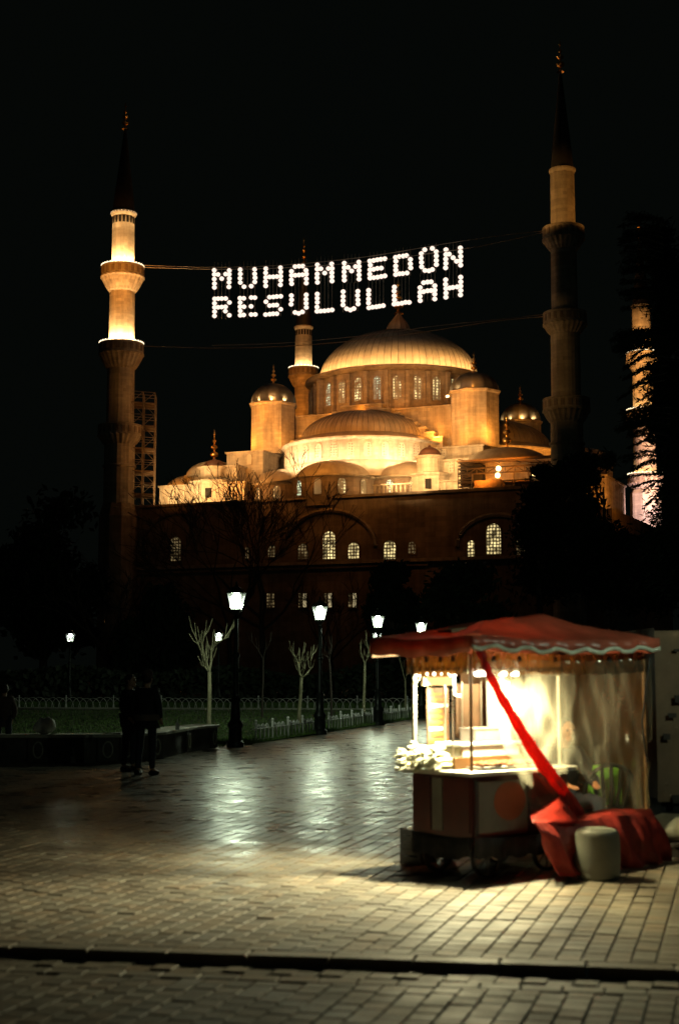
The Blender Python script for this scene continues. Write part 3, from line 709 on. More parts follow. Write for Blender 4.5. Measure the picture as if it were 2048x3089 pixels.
leafy_tree(1830, 88, 1400, 300, 1850, 4, 'broad dark tree between the right minaret and the lilac lit one', 20000, .25,
           [(1770, 1400, 40), (1775, 1450, 34), (1760, 1530, 50), (1790, 1620, 60), (1850, 1660, 70), (1900, 1690, 70), (1960, 1680, 60), (2010, 1660, 60), (1780, 1720, 90), (1880, 1760, 90), (1980, 1770, 90), (1945, 1640, 24), (1900, 1650, 30)])
def bough_tree(px, Y, ytop, seed, label, boughs, mass):
    base = Vector((xat(px, Y), Y, 0)); t = thing('evergreen_tree', label, 'tree', base, 0, 'tall trees before the mosque'); rnd = random.Random(seed); s = Y / FPX
    H = zat(ytop, Y); tr = MB(); tr.tube([(0, 0, 0), (.1, 0, H * .5), (0, 0, H)], [.4, .25, .05], 7); m = MB()
    def P(x, y, d=0): return Vector(((x - px) * s, d, zat(y, Y)))
    def leaf(p, ax, l):
        u = (ax + Vector((rnd.gauss(0, .5), rnd.gauss(0, .5), rnd.gauss(0, .5)))).normalized(); w_ = u.orthogonal().normalized()
        m.add([p - u * l, p + w_ * l * .28, p + u * l, p - w_ * l * .28], [(0, 1, 2, 3)])
    for (x0, y0, x1, y1, th, n) in boughs:
        d = rnd.uniform(-1, 1); a, b = P(x0, y0, d * .4), P(x1, y1, d); mid = (a + b) / 2 + Vector((0, 0, rnd.uniform(.1, .35)))
        tr.tube([a, mid, b], [.06, .035, .012], 4)
        for _ in range(n):
            t_ = rnd.random() ** .8; c = a.lerp(mid, t_ * 2) if t_ < .5 else mid.lerp(b, t_ * 2 - 1)
            dr = (b - a).normalized(); o = Vector((rnd.gauss(0, 1), rnd.gauss(0, 1), rnd.gauss(0, 1))) * th * s * .42
            leaf(c + o, dr + Vector((0, 0, -.5)), rnd.uniform(.05, .13))
    for cx, cy, r in mass:
        c = P(cx, cy, rnd.uniform(-1.5, 1.5)); rr = r * s
        for _ in range(int(r * 26)):
            leaf(c + Vector((rnd.gauss(0, .5), rnd.gauss(0, .5), rnd.gauss(0, .5))) * rr, Vector((rnd.gauss(0, 1), 0, -.4)), rnd.uniform(.10, .24))
    tr.build('trunk', 'bark_dark', t, True); m.build('crown', 'leaf_dark', t)
B = []
rb = random.Random(77)
for y in range(1012, 1064, 5): B.append((2040, y - 14 + rb.uniform(-6, 6), 1868 + rb.uniform(0, 30), y + rb.uniform(-4, 8), 12, 420))
for y in (1085, 1100, 1118, 1135, 1150, 1172, 1190): B.append((2030, y - 45, 1880 + rb.uniform(0, 40), y + rb.uniform(-4, 14), 7, 260))
for y in range(1252, 1312, 6): B.append((2040, y - 20, 1880 + rb.uniform(0, 34), y + rb.uniform(-4, 6), 11, 420))
for y in (1330, 1350, 1385, 1394, 1403, 1412, 1440, 1462): B.append((2030, y - 12, 1875 + rb.uniform(0, 60), y + rb.uniform(-4, 10), 6 if y < 1380 or y > 1420 else 10, 200))
for y in (1490, 1525): B.append((2030, y - 40, 1945 + rb.uniform(0, 25), y + rb.uniform(-4, 14), 7, 110))
for y in range(655, 925, 9): B.append((2035, y + 10 + rb.uniform(-8, 8), 1888 + rb.uniform(0, 28) + max(0, 760 - y) * .18, y + rb.uniform(-6, 10), 11, 230))
bough_tree(2090, 70, 640, 9, 'towering dark tree at the right edge with boughs across the far minaret', B,
    [(2035, 700, 40), (2040, 780, 50), (2035, 860, 50), (2040, 930, 56), (2030, 1030, 40), (2050, 1110, 60), (2040, 1200, 60), (2035, 1290, 60), (2050, 1400, 70), (2050, 1500, 70), (2040, 1580, 60), (2060, 1000, 60), (2015, 1620, 40), (1990, 1655, 36), (2060, 1680, 100), (1835, 1400, 22)])
leafy_tree(130, 105, 1500, 360, 1950, 12, 'large dark tree filling the left edge behind the lawn', 9000, .4)
leafy_tree(470, 90, 1780, 260, 2050, 13, 'low dark tree behind the lawn left of the nearest lamp', 7000, .36)
leafy_tree(1180, 85, 1690, 170, 2000, 14, 'dark rounded tree hiding the mosque wall above the canopy', 8000, .34)
leafy_tree(1400, 80, 1690, 260, 2000, 15, 'wide dark tree above the ridge of the red canopy', 9000, .34)
hedge = MB(); r3 = random.Random(8)
for _ in range(12000):
    x = r3.uniform(-30, 22); y = 72 + r3.uniform(0, 5); z = r3.uniform(0, 1) ** .7 * (1.7 + .6 * mnoise.noise(Vector((x * .25, 0, 0))))
    p = Vector((x, y, z)); u = Vector((r3.gauss(0, 1), r3.gauss(0, 1), r3.gauss(0, 1))).normalized() * .2; w_ = u.orthogonal()
    hedge.add([p - u, p + w_ * .45, p + u, p - w_ * .45], [(0, 1, 2, 3)])
tag(hedge.build('hedge', 'leaf_dark'), 'dark shrub belt along the far side of the park', 'hedge', kind='stuff')

# ------------------------------------------------------------------ mosque
TH = R(22.6); O = Vector((7.6, 180.0, 0))
def W2(u, v, z=0.0):                     # v towards the camera
    return Vector((O.x + u * math.cos(TH) - v * math.sin(TH), O.y - u * math.sin(TH) - v * math.cos(TH), z))
def DY(u, v): return W2(u, v).y
mosque = thing('mosque', 'floodlit domed stone mosque with cascading domes behind the park', 'mosque', O, -TH)
def zl(py, u, v): return zat(py, DY(u, v))
def arch_pane(mb_frame, mb_pane, c, nx, wd, ht, zb, fr=.16, dep=.22):
    """arched window on a wall: c = point on wall at sill centre, nx = outward normal (2d)"""
    n_ = Vector((nx[0], nx[1], 0)).normalized(); t_ = Vector((-n_.y, n_.x, 0))
    def out(w_, h_, off, z0):
        pts = [(-w_ / 2, 0), (w_ / 2, 0), (w_ / 2, h_ - w_ / 2)] + [(w_ / 2 * math.cos(R(a)), h_ - w_ / 2 + w_ / 2 * math.sin(R(a))) for a in (22, 45, 67, 90, 113, 135, 158)] + [(-w_ / 2, h_ - w_ / 2)]
        return [Vector((c[0], c[1], zb + z0)) + t_ * x + n_ * off + Vector((0, 0, z)) for x, z in pts]
    a_ = out(wd + 2 * fr, ht + 2 * fr, dep * .35, -fr); b_ = out(wd, ht, dep * .35, 0); bi = out(wd, ht, .02, 0); a0 = out(wd + 2 * fr, ht + 2 * fr, -.05, -fr)
    k = len(a_); vs = a0 + a_ + b_ + bi; fs = []
    for i in range(k):
        j = (i + 1) % k
        for r_ in (0, k, 2 * k): fs.append((r_ + i, r_ + j, r_ + k + j, r_ + k + i))
    mb_frame.add(vs, fs); mb_pane.slab(out(wd - .01, ht - .01, .03, 0), -.05, n_)
def add_window(parent, c, nx, wd, ht, zb, stone='limestone', pane='pane_lit', fr=.16):
    f, p = MB(), MB(); arch_pane(f, p, c, nx, wd, ht, zb, fr)
    fo = f.build('window', stone, parent); p.build('pane', pane, fo); return fo
def dome_prof(r, h, n=12, lip=.0, z=0):
    return [(r * math.cos(R(90 * i / n)), z + h * math.sin(R(90 * i / n))) for i in range(n)] + [(.02, z + h)]
def finial_prof(h, r):
    return [(r * .9, 0), (r * .35, h * .06), (r * .25, h * .14), (r * .8, h * .18), (r * .95, h * .23), (r * .8, h * .28), (r * .2, h * .32), (r * .2, h * .37), (r * .65, h * .41), (r * .8, h * .45), (r * .65, h * .49), (r * .15, h * .53), (r * .15, h * .57), (r * .45, h * .61), (r * .45, h * .66), (r * .1, h * .70), (r * .1, h * .80), (r * .28, h * .83), (.0, h)]
def seams(mb, r, h, cx, cy, z, n, w_=.06, a0=0, a1=360):
    for k in range(n):
        a = R(a0 + (a1 - a0) * k / n); pts = []
        for i in range(0, 11):
            e = R(9 * i * .97); pts.append((cx + (r * math.cos(e) + .02) * math.cos(a), cy + (r * math.cos(e) + .02) * math.sin(a), z + h * math.sin(e) + .02))
        mb.tube(pts, w_, 3, cap=False)

# local mosque coordinates: x = u, y = -v
zd0 = zl(1151, 0, 0); zd1 = zat(1003, 180)     # dome springing and crown
RD = 10.15
dm = MB().lathe(dome_prof(RD, zd1 - zd0, 16), 96, (0, 0, zd0)).build('main_dome', 'lead', mosque, True)
sm = MB(); seams(sm, RD, zd1 - zd0, 0, 0, zd0, 72, .05); sm.build('lead_seams', 'lead_seam', dm, kind='stuff')
zled = zd0 - .35; RL = 12.0
MB().lathe([(RD - .3, zled + .55), (RL - .2, zled + .12), (RL, zled + .05), (RL, zled - .14), (RL - .45, zled - .28), (RD, zled - .5)], 64).build('drum_cornice', 'limestone', mosque, True)
zdb = zl(1250, 0, 11)
RDR = 10.9
drum = MB().lathe([(RDR, zdb - 1), (RDR, zled - .4)], 56).build('drum', 'limestone', mosque)
for k in range(28):
    a = R(-90 + 6.4 + k * 360 / 28); c = (RDR * math.cos(a), RDR * math.sin(a))
    if math.sin(a) > .45: continue
    add_window(drum, c, (math.cos(a), math.sin(a)), .98, 2.85, zl(1208, 0, 10.6), 'limestone', rng.choice(['pane_green', 'pane_lit', 'pane_lit']), .12)
for k in range(28):                      # buttresses between the drum windows
    a = R(-90 + 6.4 + (k + .5) * 360 / 28)
    if math.sin(a) > .45: continue
    big = 1.0 if k % 3 else 1.9
    m = Matrix.Rotation(a, 4, 'Z')
    MB().box(RDR - .2, RDR + .45 * big, -.24, .24, zdb - 1, zled - .55, m).build('buttress', 'limestone', drum)
# lantern and finial on the crown
zc = zd1 - .25
lt = MB().lathe([(1.75, 0), (1.75, .28), (1.5, .38), (1.42, .9), (1.1, 1.5), (.62, 2.1), (.22, 2.75), (.12, 3.2)], 24, (0, 0, zc), rmod=lambda a, z: 1 + .05 * math.cos(12 * a)).build('crown_lantern', 'lead', mosque, True)
MB().lathe(finial_prof(zat(842, 180) - zc - 2.7, .72), 12, (0, 0, zc + 2.7)).build('finial', 'gold', lt, True)

def tower(u, v, r, ztop, zbot, name='weight_tower', domeh=2.6, n=8, mt='limestone_pale', fin=2.6, dm_='lead_shiny', stripes=7):
    c = (u, -v, 0)
    t = MB().lathe([(r, zbot), (r, ztop - .35), (r + .22, ztop - .2), (r + .28, ztop)], n, c, cap=True).build(name, mt, mosque)
    d = MB().lathe([(r * .97, ztop + .05)] + [(r * .93 * math.cos(R(x)), ztop + .1 + domeh * math.sin(R(x))) for x in range(0, 90, 9)] + [(.03, ztop + .1 + domeh)], 48, c, rmod=lambda a, z: 1 + .07 * abs(math.cos(stripes * a)) ).build('turret_dome', dm_, t, True)
    MB().lathe(finial_prof(fin, .42), 10, (u, -v, ztop + domeh)).build('finial', 'gold', t, True)
    return t
zt = zat(1222, DY(-12, 12)); zbw = zat(1352, DY(-12, 12))
tower(-12.1, 12, 2.85, zt, zbw - 1)
tower(13.55, 11.2, 2.95, zat(1186, DY(13, 11.2)), zat(1330, DY(13, 11.2)) - 1, domeh=2.35)
tower(12.6, -12.6, 2.75, zt + .1, zbw - 1)
tower(-12.4, -12.4, 2.75, zt, zbw - 1)
# little doors / niches on tower fronts
m = MB()
for (u, v) in ((10.55, 13.2),): pass

# square base of the drum with the stepped great arch
zsq = zl(1243, 0, 12)
MB().box(-11.4, 11.4, -11.4, 11.4, 20, zsq).build('drum_base', 'limestone', mosque)
MB().box(-11.7, 11.7, -11.7, 11.7, zsq, zsq + .22).build('base_cornice', 'limestone', mosque)
zs0 = zat(1226, DY(0, 12)); zs1 = zl(1322, 9.6, 12)
steps = [(2.6, zs0)]
ns = 7
for i in range(1, ns + 1): steps.append((2.6 + (10.2 - 2.6) * i / ns, zs0 + (zs1 - zs0) * i / ns))
prev = 0
for i, (x, z) in enumerate(steps):
    for sg in ((1,) if i == 0 else (-1, 1)):
        x0, x1 = ((-x, x) if i == 0 else ((prev, x) if sg > 0 else (-x, -prev)))
        MB().box(x0, x1, -13.0, -11.38, 24, z - .14).build('arch_step', 'limestone', mosque)
        MB().box(x0 - .1, x1 + .1, -13.18, -11.38, z - .139, z + .05).build('step_coping', 'limestone_pale', mosque)
    prev = x
# upper block corners between towers
# semidomes: front, right, left
def semidome(cu, cv, az, r, zb, zt_, wall_b, nwin, name='semidome', detail=True, pane='pane_stone'):
    """half dome opening away from az (degrees, local, az = outward direction)"""
    c = (cu, -cv, 0)
    ri = r * .80
    s = MB().lathe([(r, zb), (r * .93, zb + .55), (ri + .02, zb + .9)] + [(x, z) for x, z in dome_prof(ri, zt_ - zb - .9, 12, z=zb + .9)], 64, c, az - 100, az + 100).build(name, 'lead', mosque, True)
    sm = MB(); seams(sm, ri, zt_ - zb - .9, c[0], c[1], zb + .9, 40, .05, az - 100, az + 100); sm.build('lead_seams', 'lead_seam', s, kind='stuff')
    MB().lathe([(r - .3, zb + .15), (r + .42, zb + .03), (r + .42, zb - .12), (r + .2, zb - .25), (r, zb - .3)], 64, c, az - 100, az + 100).build('cornice', 'limestone_pale', s, True)
    wl = MB().lathe([(r, wall_b), (r, zb - .2)], 48, c, az - 105, az + 105).build('semidome_wall', 'limestone_pale', mosque)
    for k in range(nwin):
        a = R(az - 84 + 168 * k / (nwin - 1)); cc = (c[0] + r * math.cos(a), c[1] + r * math.sin(a))
        add_window(wl, cc, (math.cos(a), math.sin(a)), .85, 1.65, wall_b + .62, 'limestone_pale', pane, .1)
    return s
zsb = zat(1318, DY(0, 21.5)); zst = zat(1236, DY(0, 14)); zwb = zat(1386, DY(0, 21.5))
SR = 9.5
semidome(0, 12, -90, SR, zsb, zst, zwb - .3, 15)
semidome(12, 0, 0, SR, zsb - .1, zst, zwb - .6, 15)
semidome(-12, 0, 180, SR, zsb - .6, zst - .5, zwb - .6, 15)
# exedrae (three small half domes) under the front semidome
zr = zwb; zeb = zat(1432, DY(0, 26)); zet = zat(1384, DY(0, 25)); zfl = zat(1500, DY(0, 25))
MB().lathe([(SR + .05, zr - .05), (SR + .5, zr - .5), (SR + 1.0, zeb + .15), (SR + 3.6, zeb - .1)], 48, (0, -12, 0), -185, 5).build('lead_roof', 'lead', mosque, True)
for az in (-90, -34, -146):
    ex, ey = SR * .98 * math.cos(R(az)), -12 + SR * .98 * math.sin(R(az)); r = 4.7
    s = MB().lathe(dome_prof(r * .93, zet - zeb + .25, 10, z=zeb), 40, (ex, ey, 0), az - 110, az + 110).build('exedra_dome', 'lead', mosque, True)
    MB().lathe([(r + .02, zeb + .12), (r + .38, zeb + .02), (r + .38, zeb - .12), (r, zeb - .26)], 40, (ex, ey, 0), az - 100, az + 100).build('cornice', 'limestone', s, True)
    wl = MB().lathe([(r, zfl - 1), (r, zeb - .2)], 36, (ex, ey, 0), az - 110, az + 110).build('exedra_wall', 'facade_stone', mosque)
    for k in range(5):
        a = R(az - 66 + 33 * k); cc = (ex + r * math.cos(a), ey + r * math.sin(a))
        add_window(wl, cc, (math.cos(a), math.sin(a)), .85, 1.75, zat(1493, DY(0, 25)), 'facade_stone', 'pane_green' if k < 2 else 'pane_lit', .1)
# hall block at semidome level and roof terrace
MB().box(-19, 19, -19, 19, 15, zwb - 3.2).build('upper_hall', 'limestone', mosque)
zro = zat(1502, DY(0, 27))
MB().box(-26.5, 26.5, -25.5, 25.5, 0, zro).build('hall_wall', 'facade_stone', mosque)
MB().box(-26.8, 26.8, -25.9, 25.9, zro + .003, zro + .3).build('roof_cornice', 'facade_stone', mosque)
# lit blocks and pitched buttresses left and right of the semidome
def block(u0, u1, v0, v1, z0, z1, mt='limestone_pale', cap=True, name='buttress_block'):
    b_ = MB().box(u0, u1, -v1, -v0, z0, z1).build(name, mt, mosque)
    if cap: MB().box(u0 - .18, u1 + .18, -v1 - .18, -v0 + .18, z1 + .003, z1 + .2).build('coping', mt, b_)
    return b_
D = DY
block(-15.2, -10.4, 14, 18.4, zro, zat(1368, D(-13, 18)))
block(-17.8, -12.6, 15, 20.5, zro, zat(1412, D(-15, 20)))
block(10.2, 16.6, 13, 18.0, zro, zat(1352, D(13, 18)))
block(10.6, 17.6, 15, 20.4, zro, zat(1392, D(14, 20)))
block(-22.0, -10.8, 16, 22.4, zro, zat(1466, D(-17, 22)), 'limestone')
block(9.6, 21.0, 16, 22.0, zro, zat(1452, D(15, 22)), 'limestone')
block(19.0, 24.6, -21, -9, zro, zat(1448, D(22, -12)), 'limestone')
block(-24.0, -20, 2, 12.4, zro, zat(1466, D(-22, 12)), 'limestone')
for (u, v, py, wd, ht) in ((-20.5, 22.4, 1522, .6, 1.3), (-12.4, 22.4, 1518, .6, 1.3), (-13.0, 20.5, 1440, .5, 1.1), (-12.2, 18.4, 1400, .6, 1.2), (13.6, 20.4, 1425, .6, 1.3), (12.0, 18.0, 1380, .6, 1.1), (19.6, 22.0, 1494, .7, 1.6), (17.6, 22.0, 1494, .7, 1.6)):
    add_window(mosque, (u, -v), (0, -1), wd, ht, zat(py, D(u, v)), 'limestone_pale', 'pane_stone', .1)
for (u0, u1, v, y0, y1) in ((-22.0, -10.8, 22.4, 1532, 1470), (9.6, 21.0, 22.0, 1506, 1456), (-17.8, -12.6, 20.5, 1470, 1416), (10.6, 17.6, 20.4, 1452, 1396)):
    k = int((u1 - u0) / 1.9)
    for i in range(k + 1):
        u = u0 + .15 + (u1 - u0 - .3) * i / k; MB().box(u - .14, u + .14, -v - .10, -v + .02, zat(y0, D(u, v)), zat(y1, D(u, v))).build('pilaster', 'limestone_pale', mosque)
# small octagonal turrets
def turret(u, v, w1, y0, w2, y1, y2, ydome, label='roof_turret', win=True):
    Dd = D(u, v); s = Dd / FPX; r1, r2 = w1 * s / 2, w2 * s / 2
    zb, zm, zt_ = zat(y2, Dd), zat(y1, Dd), zat(y0, Dd)
    t = MB().lathe([(r2, zb - .3), (r2, zm - .3), (r2 + .22, zm - .12), (r2 + .22, zm + .06), (r2 * .9, zm + .2)], 8, (u, -v, 0), cap=True).build(label, 'limestone_pale', mosque)
    MB().lathe([(r1, zm), (r1, zt_ - .3), (r1 + .22, zt_ - .12), (r1 + .25, zt_)], 10, (u, -v, 0), cap=True).build('turret_stage', 'limestone_pale', t)
    zd = zat(ydome, Dd)
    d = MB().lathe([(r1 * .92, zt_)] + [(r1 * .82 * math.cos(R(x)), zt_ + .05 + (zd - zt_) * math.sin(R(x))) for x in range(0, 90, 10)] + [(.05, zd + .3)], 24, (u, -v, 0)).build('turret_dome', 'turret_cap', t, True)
    if win:
        a = R(-112.5 + 22.5 * 0); nx = (W2(0, 0) - Vector((0, 0, 0)))
        n2 = Vector((math.sin(TH) * 0 + .22, -1, 0)).normalized()
        fo = MB().box(u + n2.x * r2 - .35, u + n2.x * r2 + .35, -v + n2.y * r2 * .99 - .0, -v + n2.y * r2 * .93 + .2, zb + 1.0, zb + 2.1).build('turret_door', 'dark_void', t)
    return t, zd
turret(11.2, 20.6, 84, 1378, 122, 1434, 1508, 1350)
tt, zdd = turret(-15.9, 20.2, 84, 1411, 150, 1458, 1534, 1388)
# corner domes on drums
def corner_dome(u, v, r, ytop, ybase, ywall, finh, name='corner_dome', finr=.55):
    Dd = D(u, v); zb, ztp, zw = zat(ybase, Dd), zat(ytop, Dd), zat(ywall, Dd)
    d = MB().lathe(dome_prof(r, ztp - zb, 10, z=zb), 36, (u, -v, 0)).build(name, 'lead', mosque, True)
    MB().lathe([(r - .1, zw), (r - .1, zb - .25), (r + .28, zb - .1), (r + .28, zb + .04), (r - .1, zb + .1)], 16, (u, -v, 0)).build('dome_drum', 'limestone', d)
    MB().lathe(finial_prof(finh, finr), 10, (u, -v, ztp - .1)).build('finial', 'gold', d, True)
corner_dome(19.4, 18.2, 4.6, 1352, 1400, 1500, zat(1238, D(19.4, 18.2)) - zat(1352, D(19.4, 18.2)))
corner_dome(-17.9, 16.5, 3.4, 1392, 1440, 1530, zat(1292, D(-17.9, 16.5)) - zat(1392, D(-17.9, 16.5)))
corner_dome(-21.6, 14.5, 3.8, 1432, 1490, 1536, .6)
corner_dome(19.0, -18.5, 4.6, 1352, 1400, 1500, 4)
# facade: arched relief bays, windows, lower square windows, string courses
FV = 25.5
def fu(px, v=FV):                         # pixel column -> u on the facade plane
    k = (px - 1024) / FPX
    # X = O.x + u c - v s ; Y = O.y - u s - v c ; X = kY
    c, s = math.cos(TH), math.sin(TH)
    return (k * (O.y - v * c) - O.x + v * s) / (c + k * s)
for px, y0, y1, wd, pn in ((993, 1602, 1686, 37, 'pane_lit'), (1067, 1636, 1686, 32, 'pane_lit'), (1176, 1630, 1690, 36, 'pane_lit'), (1490, 1578, 1672, 42, 'pane_lit'),
                           (1574, 1622, 1676, 28, 'pane_dim'), (529, 1618, 1692, 32, 'pane_dim'), (914, 1640, 1686, 30, 'pane_dim'), (1243, 1634, 1670, 22, 'pane_dim'), (1422, 1630, 1680, 20, 'pane_lit'), (745, 1650, 1684, 10, 'pane_dim'), (820, 1644, 1680, 22, 'pane_dim')):
    u = fu(px); Dd = D(u, FV); s = Dd / FPX
    add_window(mosque, (u, -FV), (0, -1), wd * s / .92, (y1 - y0) * s, zat(y1, Dd), 'facade_stone', pn, .18)
for px in (818, 914, 990, 1064, 1172):
    u = fu(px); Dd = D(u, FV); s = Dd / FPX; zb, zt_ = zat(1832, Dd), zat(1790, Dd); wd = 26 * s
    f = MB()
    for x0, x1, z0, z1 in ((u - wd / 2 - .12, u - wd / 2, zb - .12, zt_ + .12), (u + wd / 2, u + wd / 2 + .12, zb - .12, zt_ + .12), (u - .05, u + .05, zb, zt_), (u - wd / 2, u + wd / 2, zb - .12, zb), (u - wd / 2, u + wd / 2, zt_, zt_ + .12), (u - wd / 2, u + wd / 2, (zb + zt_) / 2 - .05 + .12, (zb + zt_) / 2 + .17)):
        f.box(x0, x1, -FV - .16, -FV + .02, z0, z1)
    fo = f.build('window', 'facade_stone', mosque)
    for i, x0 in enumerate((u - wd / 2, u + .05)):
        for j, (z0, z1) in enumerate(((zb, (zb + zt_) / 2 + .07), ((zb + zt_) / 2 + .17, zt_))):
            MB().box(x0, x0 + wd / 2 - .05, -FV - .06, -FV - .03, z0, z1).build('pane', 'pane_plain' if (i == 1 and px in (914, 990, 1064)) else 'pane_dim', fo)
for px, wpx, ya in ((993, 300, 1540), (1500, 250, 1552), (540, 240, 1545)):     # blind arches
    u = fu(px); Dd = D(u, FV); s = Dd / FPX; r = wpx * s / 2; zc_ = zat(ya, Dd) - r * .75
    pts = [(u + r * math.cos(R(a)), -FV - .15, zc_ + r * .75 * math.sin(R(a))) for a in range(0, 181, 12)]
    MB().tube(pts, .28, 6, cap=False).build('blind_arch', 'facade_stone', mosque, True)
MB().box(-26.7, 26.7, -FV - .5, -FV + .02, zat(1704, D(0, FV)), zat(1694, D(0, FV))).build('string_course', 'limestone', mosque)
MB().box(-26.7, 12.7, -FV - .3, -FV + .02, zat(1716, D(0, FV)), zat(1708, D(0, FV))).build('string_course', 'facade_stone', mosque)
# gallery balustrade in front
for px in range(1140, 1240, 13):
    u = fu(px, 24.5); z0 = zro + .28
    MB().box(u - .09, u + .09, -25.4, -25.2, z0, z0 + .9).build('baluster', 'limestone', mosque)
MB().box(fu(1128, 25.2), fu(1246, 25.2), -25.45, -25.15, zro + 1.19, zro + 1.35).build('balustrade_rail', 'limestone', mosque)
# low side wing at the right with a pitched roof line
MB().slab([(24, -14, 4), (24, -14, zat(1575, 170)), (24, 24, zat(1600, 186)), (24, 24, 4)], 6, (1, 0, 0)).build('side_wing', 'limestone', mosque)

# ---- minarets
def minaret(px, Y, ys, wshaft, label, bal, top_w, ytip, ycone, yfin0, wbase=None, mt='limestone', n=24, yref=900):
    """bal: list of (y_top, y_bottom_corbel, width px); ys: shaft segments"""
    base = Vector((at(px, yref, Y).x, Y, 0)); t = thing('minaret', label, 'minaret', base, 0, 'minarets of the mosque')
    s = Y / FPX
    segs = []
    zt_ = zat(ycone, Y)
    # shaft as separate drums between balconies
    lv = [b[0] for b in bal]
    ytop = ycone; widths = wshaft
    yy = [ycone] + [b[0] for b in bal] + [2025]
    for i in range(len(yy) - 1):
        r1 = widths[i] * s / 2; r0 = widths[i] * s / 2 * 1.03
        z1 = zat(yy[i], Y) ; z0 = zat(yy[i + 1], Y) - .3 if i < len(yy) - 2 else 0
        MB().lathe([(r0, z0), (r1, z1)], n, cap=True, rmod=lambda a, z: 1 + .012 * math.cos(16 * a)).build('shaft', mt, t, False)
        if i == len(yy) - 2:
            for q in range(1, 5):
                zz = z1 * (1 - q / 6)
                MB().lathe([(r0 + .02, zz), (r0 + .14, zz + .1), (r0 + .14, zz + .28), (r0 + .02, zz + .38)], n).build('ring_moulding', mt, t)
    for i, (y0, y1, wb) in enumerate(bal):
        z0, z1 = zat(y0, Y), zat(y1, Y); rb = wb * s / 2; rs = widths[i + 1] * s / 2; hpar = 1.15
        prof = [(rb - .18, z0), (rb, z0), (rb + .04, z0 - .12), (rb - .03, z0 - .16), (rb - .03, z0 - hpar), (rb + .05, z0 - hpar - .02), (rb + .05, z0 - hpar - .22)]
        nst = 6
        for k in range(1, nst + 1):
            f = k / nst; rr = rs + (rb - rs) * (1 - f) ** .8; zz = z0 - hpar - .22 - (z0 - hpar - .22 - z1) * f
            prof += [(rr + .06, zz + .18), (rr - .04, zz)]
        b_ = MB().lathe(prof, 48, rmod=lambda a, z, z0=z0: 1 + (.018 * math.cos(24 * a) if z < z0 - 1.3 else 0)).build('balcony', mt, t, False)
        MB().lathe([(rs * .9, z0 - hpar + .05), (rb - .05, z0 - hpar + .05)], 32).build('balcony_floor', mt, b_)
        MB().lathe([(rb - .18, z0), (rb - .18, z0 - hpar)], 32).build('parapet_inner', mt, b_)
        pm = MB()
        for k in range(20):
            a = 2 * math.pi * k / 20; mm = Matrix.Rotation(a, 4, 'Z')
            pm.box(rb - .035, rb + .015, -rb * .075, rb * .075, z0 - hpar + .15, z0 - .3, mm)
        pm.build('parapet_panels', 'facade_stone', b_, kind='stuff')
    # spire and cornice under it
    rc = top_w * s / 2; z0 = zt_
    MB().lathe([(rc * .9, z0 - .5), (rc, z0 - .35), (rc * 1.1, z0 - .1), (rc * 1.1, z0 + .08), (rc * .95, z0 + .15)], n).build('spire_cornice', 'limestone_pale', t)
    nb = MB()
    for k in range(18):
        a = 2 * math.pi * k / 18; mm = Matrix.Rotation(a, 4, 'Z'); nb.box(rc * .88, rc * .945, -.13, .13, z0 - 1.35, z0 - .55, mm)
    nb.build('tile_band', 'dark_void', t, kind='stuff')
    zf = zat(yfin0, Y)
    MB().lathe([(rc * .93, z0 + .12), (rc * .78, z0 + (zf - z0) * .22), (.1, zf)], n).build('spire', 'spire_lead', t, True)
    MB().lathe(finial_prof(zat(ytip, Y) - zf + .2, .48), 10, (0, 0, zf - .2)).build('finial', 'gold', t, True)
    return t, base, s
m1, b1, s1 = minaret(374, 165, None, [68, 76, 82, 92], 'brightly lit left minaret with scaffolding around its lower shaft',
    [(806, 886, 132), (1038, 1118, 136), (1284, 1345, 132)], 74, 308, 645, 385, yref=660)
m2, b2, s2 = minaret(1696, 145, None, [74, 78, 88, 98], 'tallest and darkest minaret, nearest on the right, with dim capped top',
    [(688, 760, 128), (944, 1012, 132), (1204, 1278, 142)], 76, 118, 515, 212, yref=600)
m3, b3, s3 = minaret(916, 214, None, [50, 54, 58], 'slim orange minaret standing behind the left side of the main dome',
    [(1112, 1172, 92), (1400, 1450, 94)], 54, 712, 988, 790, mt='limestone', yref=1050)
m4, b4, s4 = minaret(1938, 196, None, [56, 62, 66, 72], 'farthest right minaret, lilac at its foot and crossed by dark boughs',
    [(1066, 1120, 98), (1238, 1285, 104), (1432, 1480, 106)], 58, 640, 925, 720, yref=1150)
MB().lathe([(95 * s4 / 2, zat(1615, 196) - 2), (95 * s4 / 2, zat(1490, 196)), (70 * s4 / 2, zat(1470, 196))], 8, a0=22.5, a1=382.5, cap=True).build('minaret_base', 'limestone_pale', m4)
MB().lathe([(118 * s1 / 2, 0), (118 * s1 / 2, zat(1560, 165)), (96 * s1 / 2, zat(1520, 165))], 10, cap=True).build('minaret_base', 'facade_stone', m1)

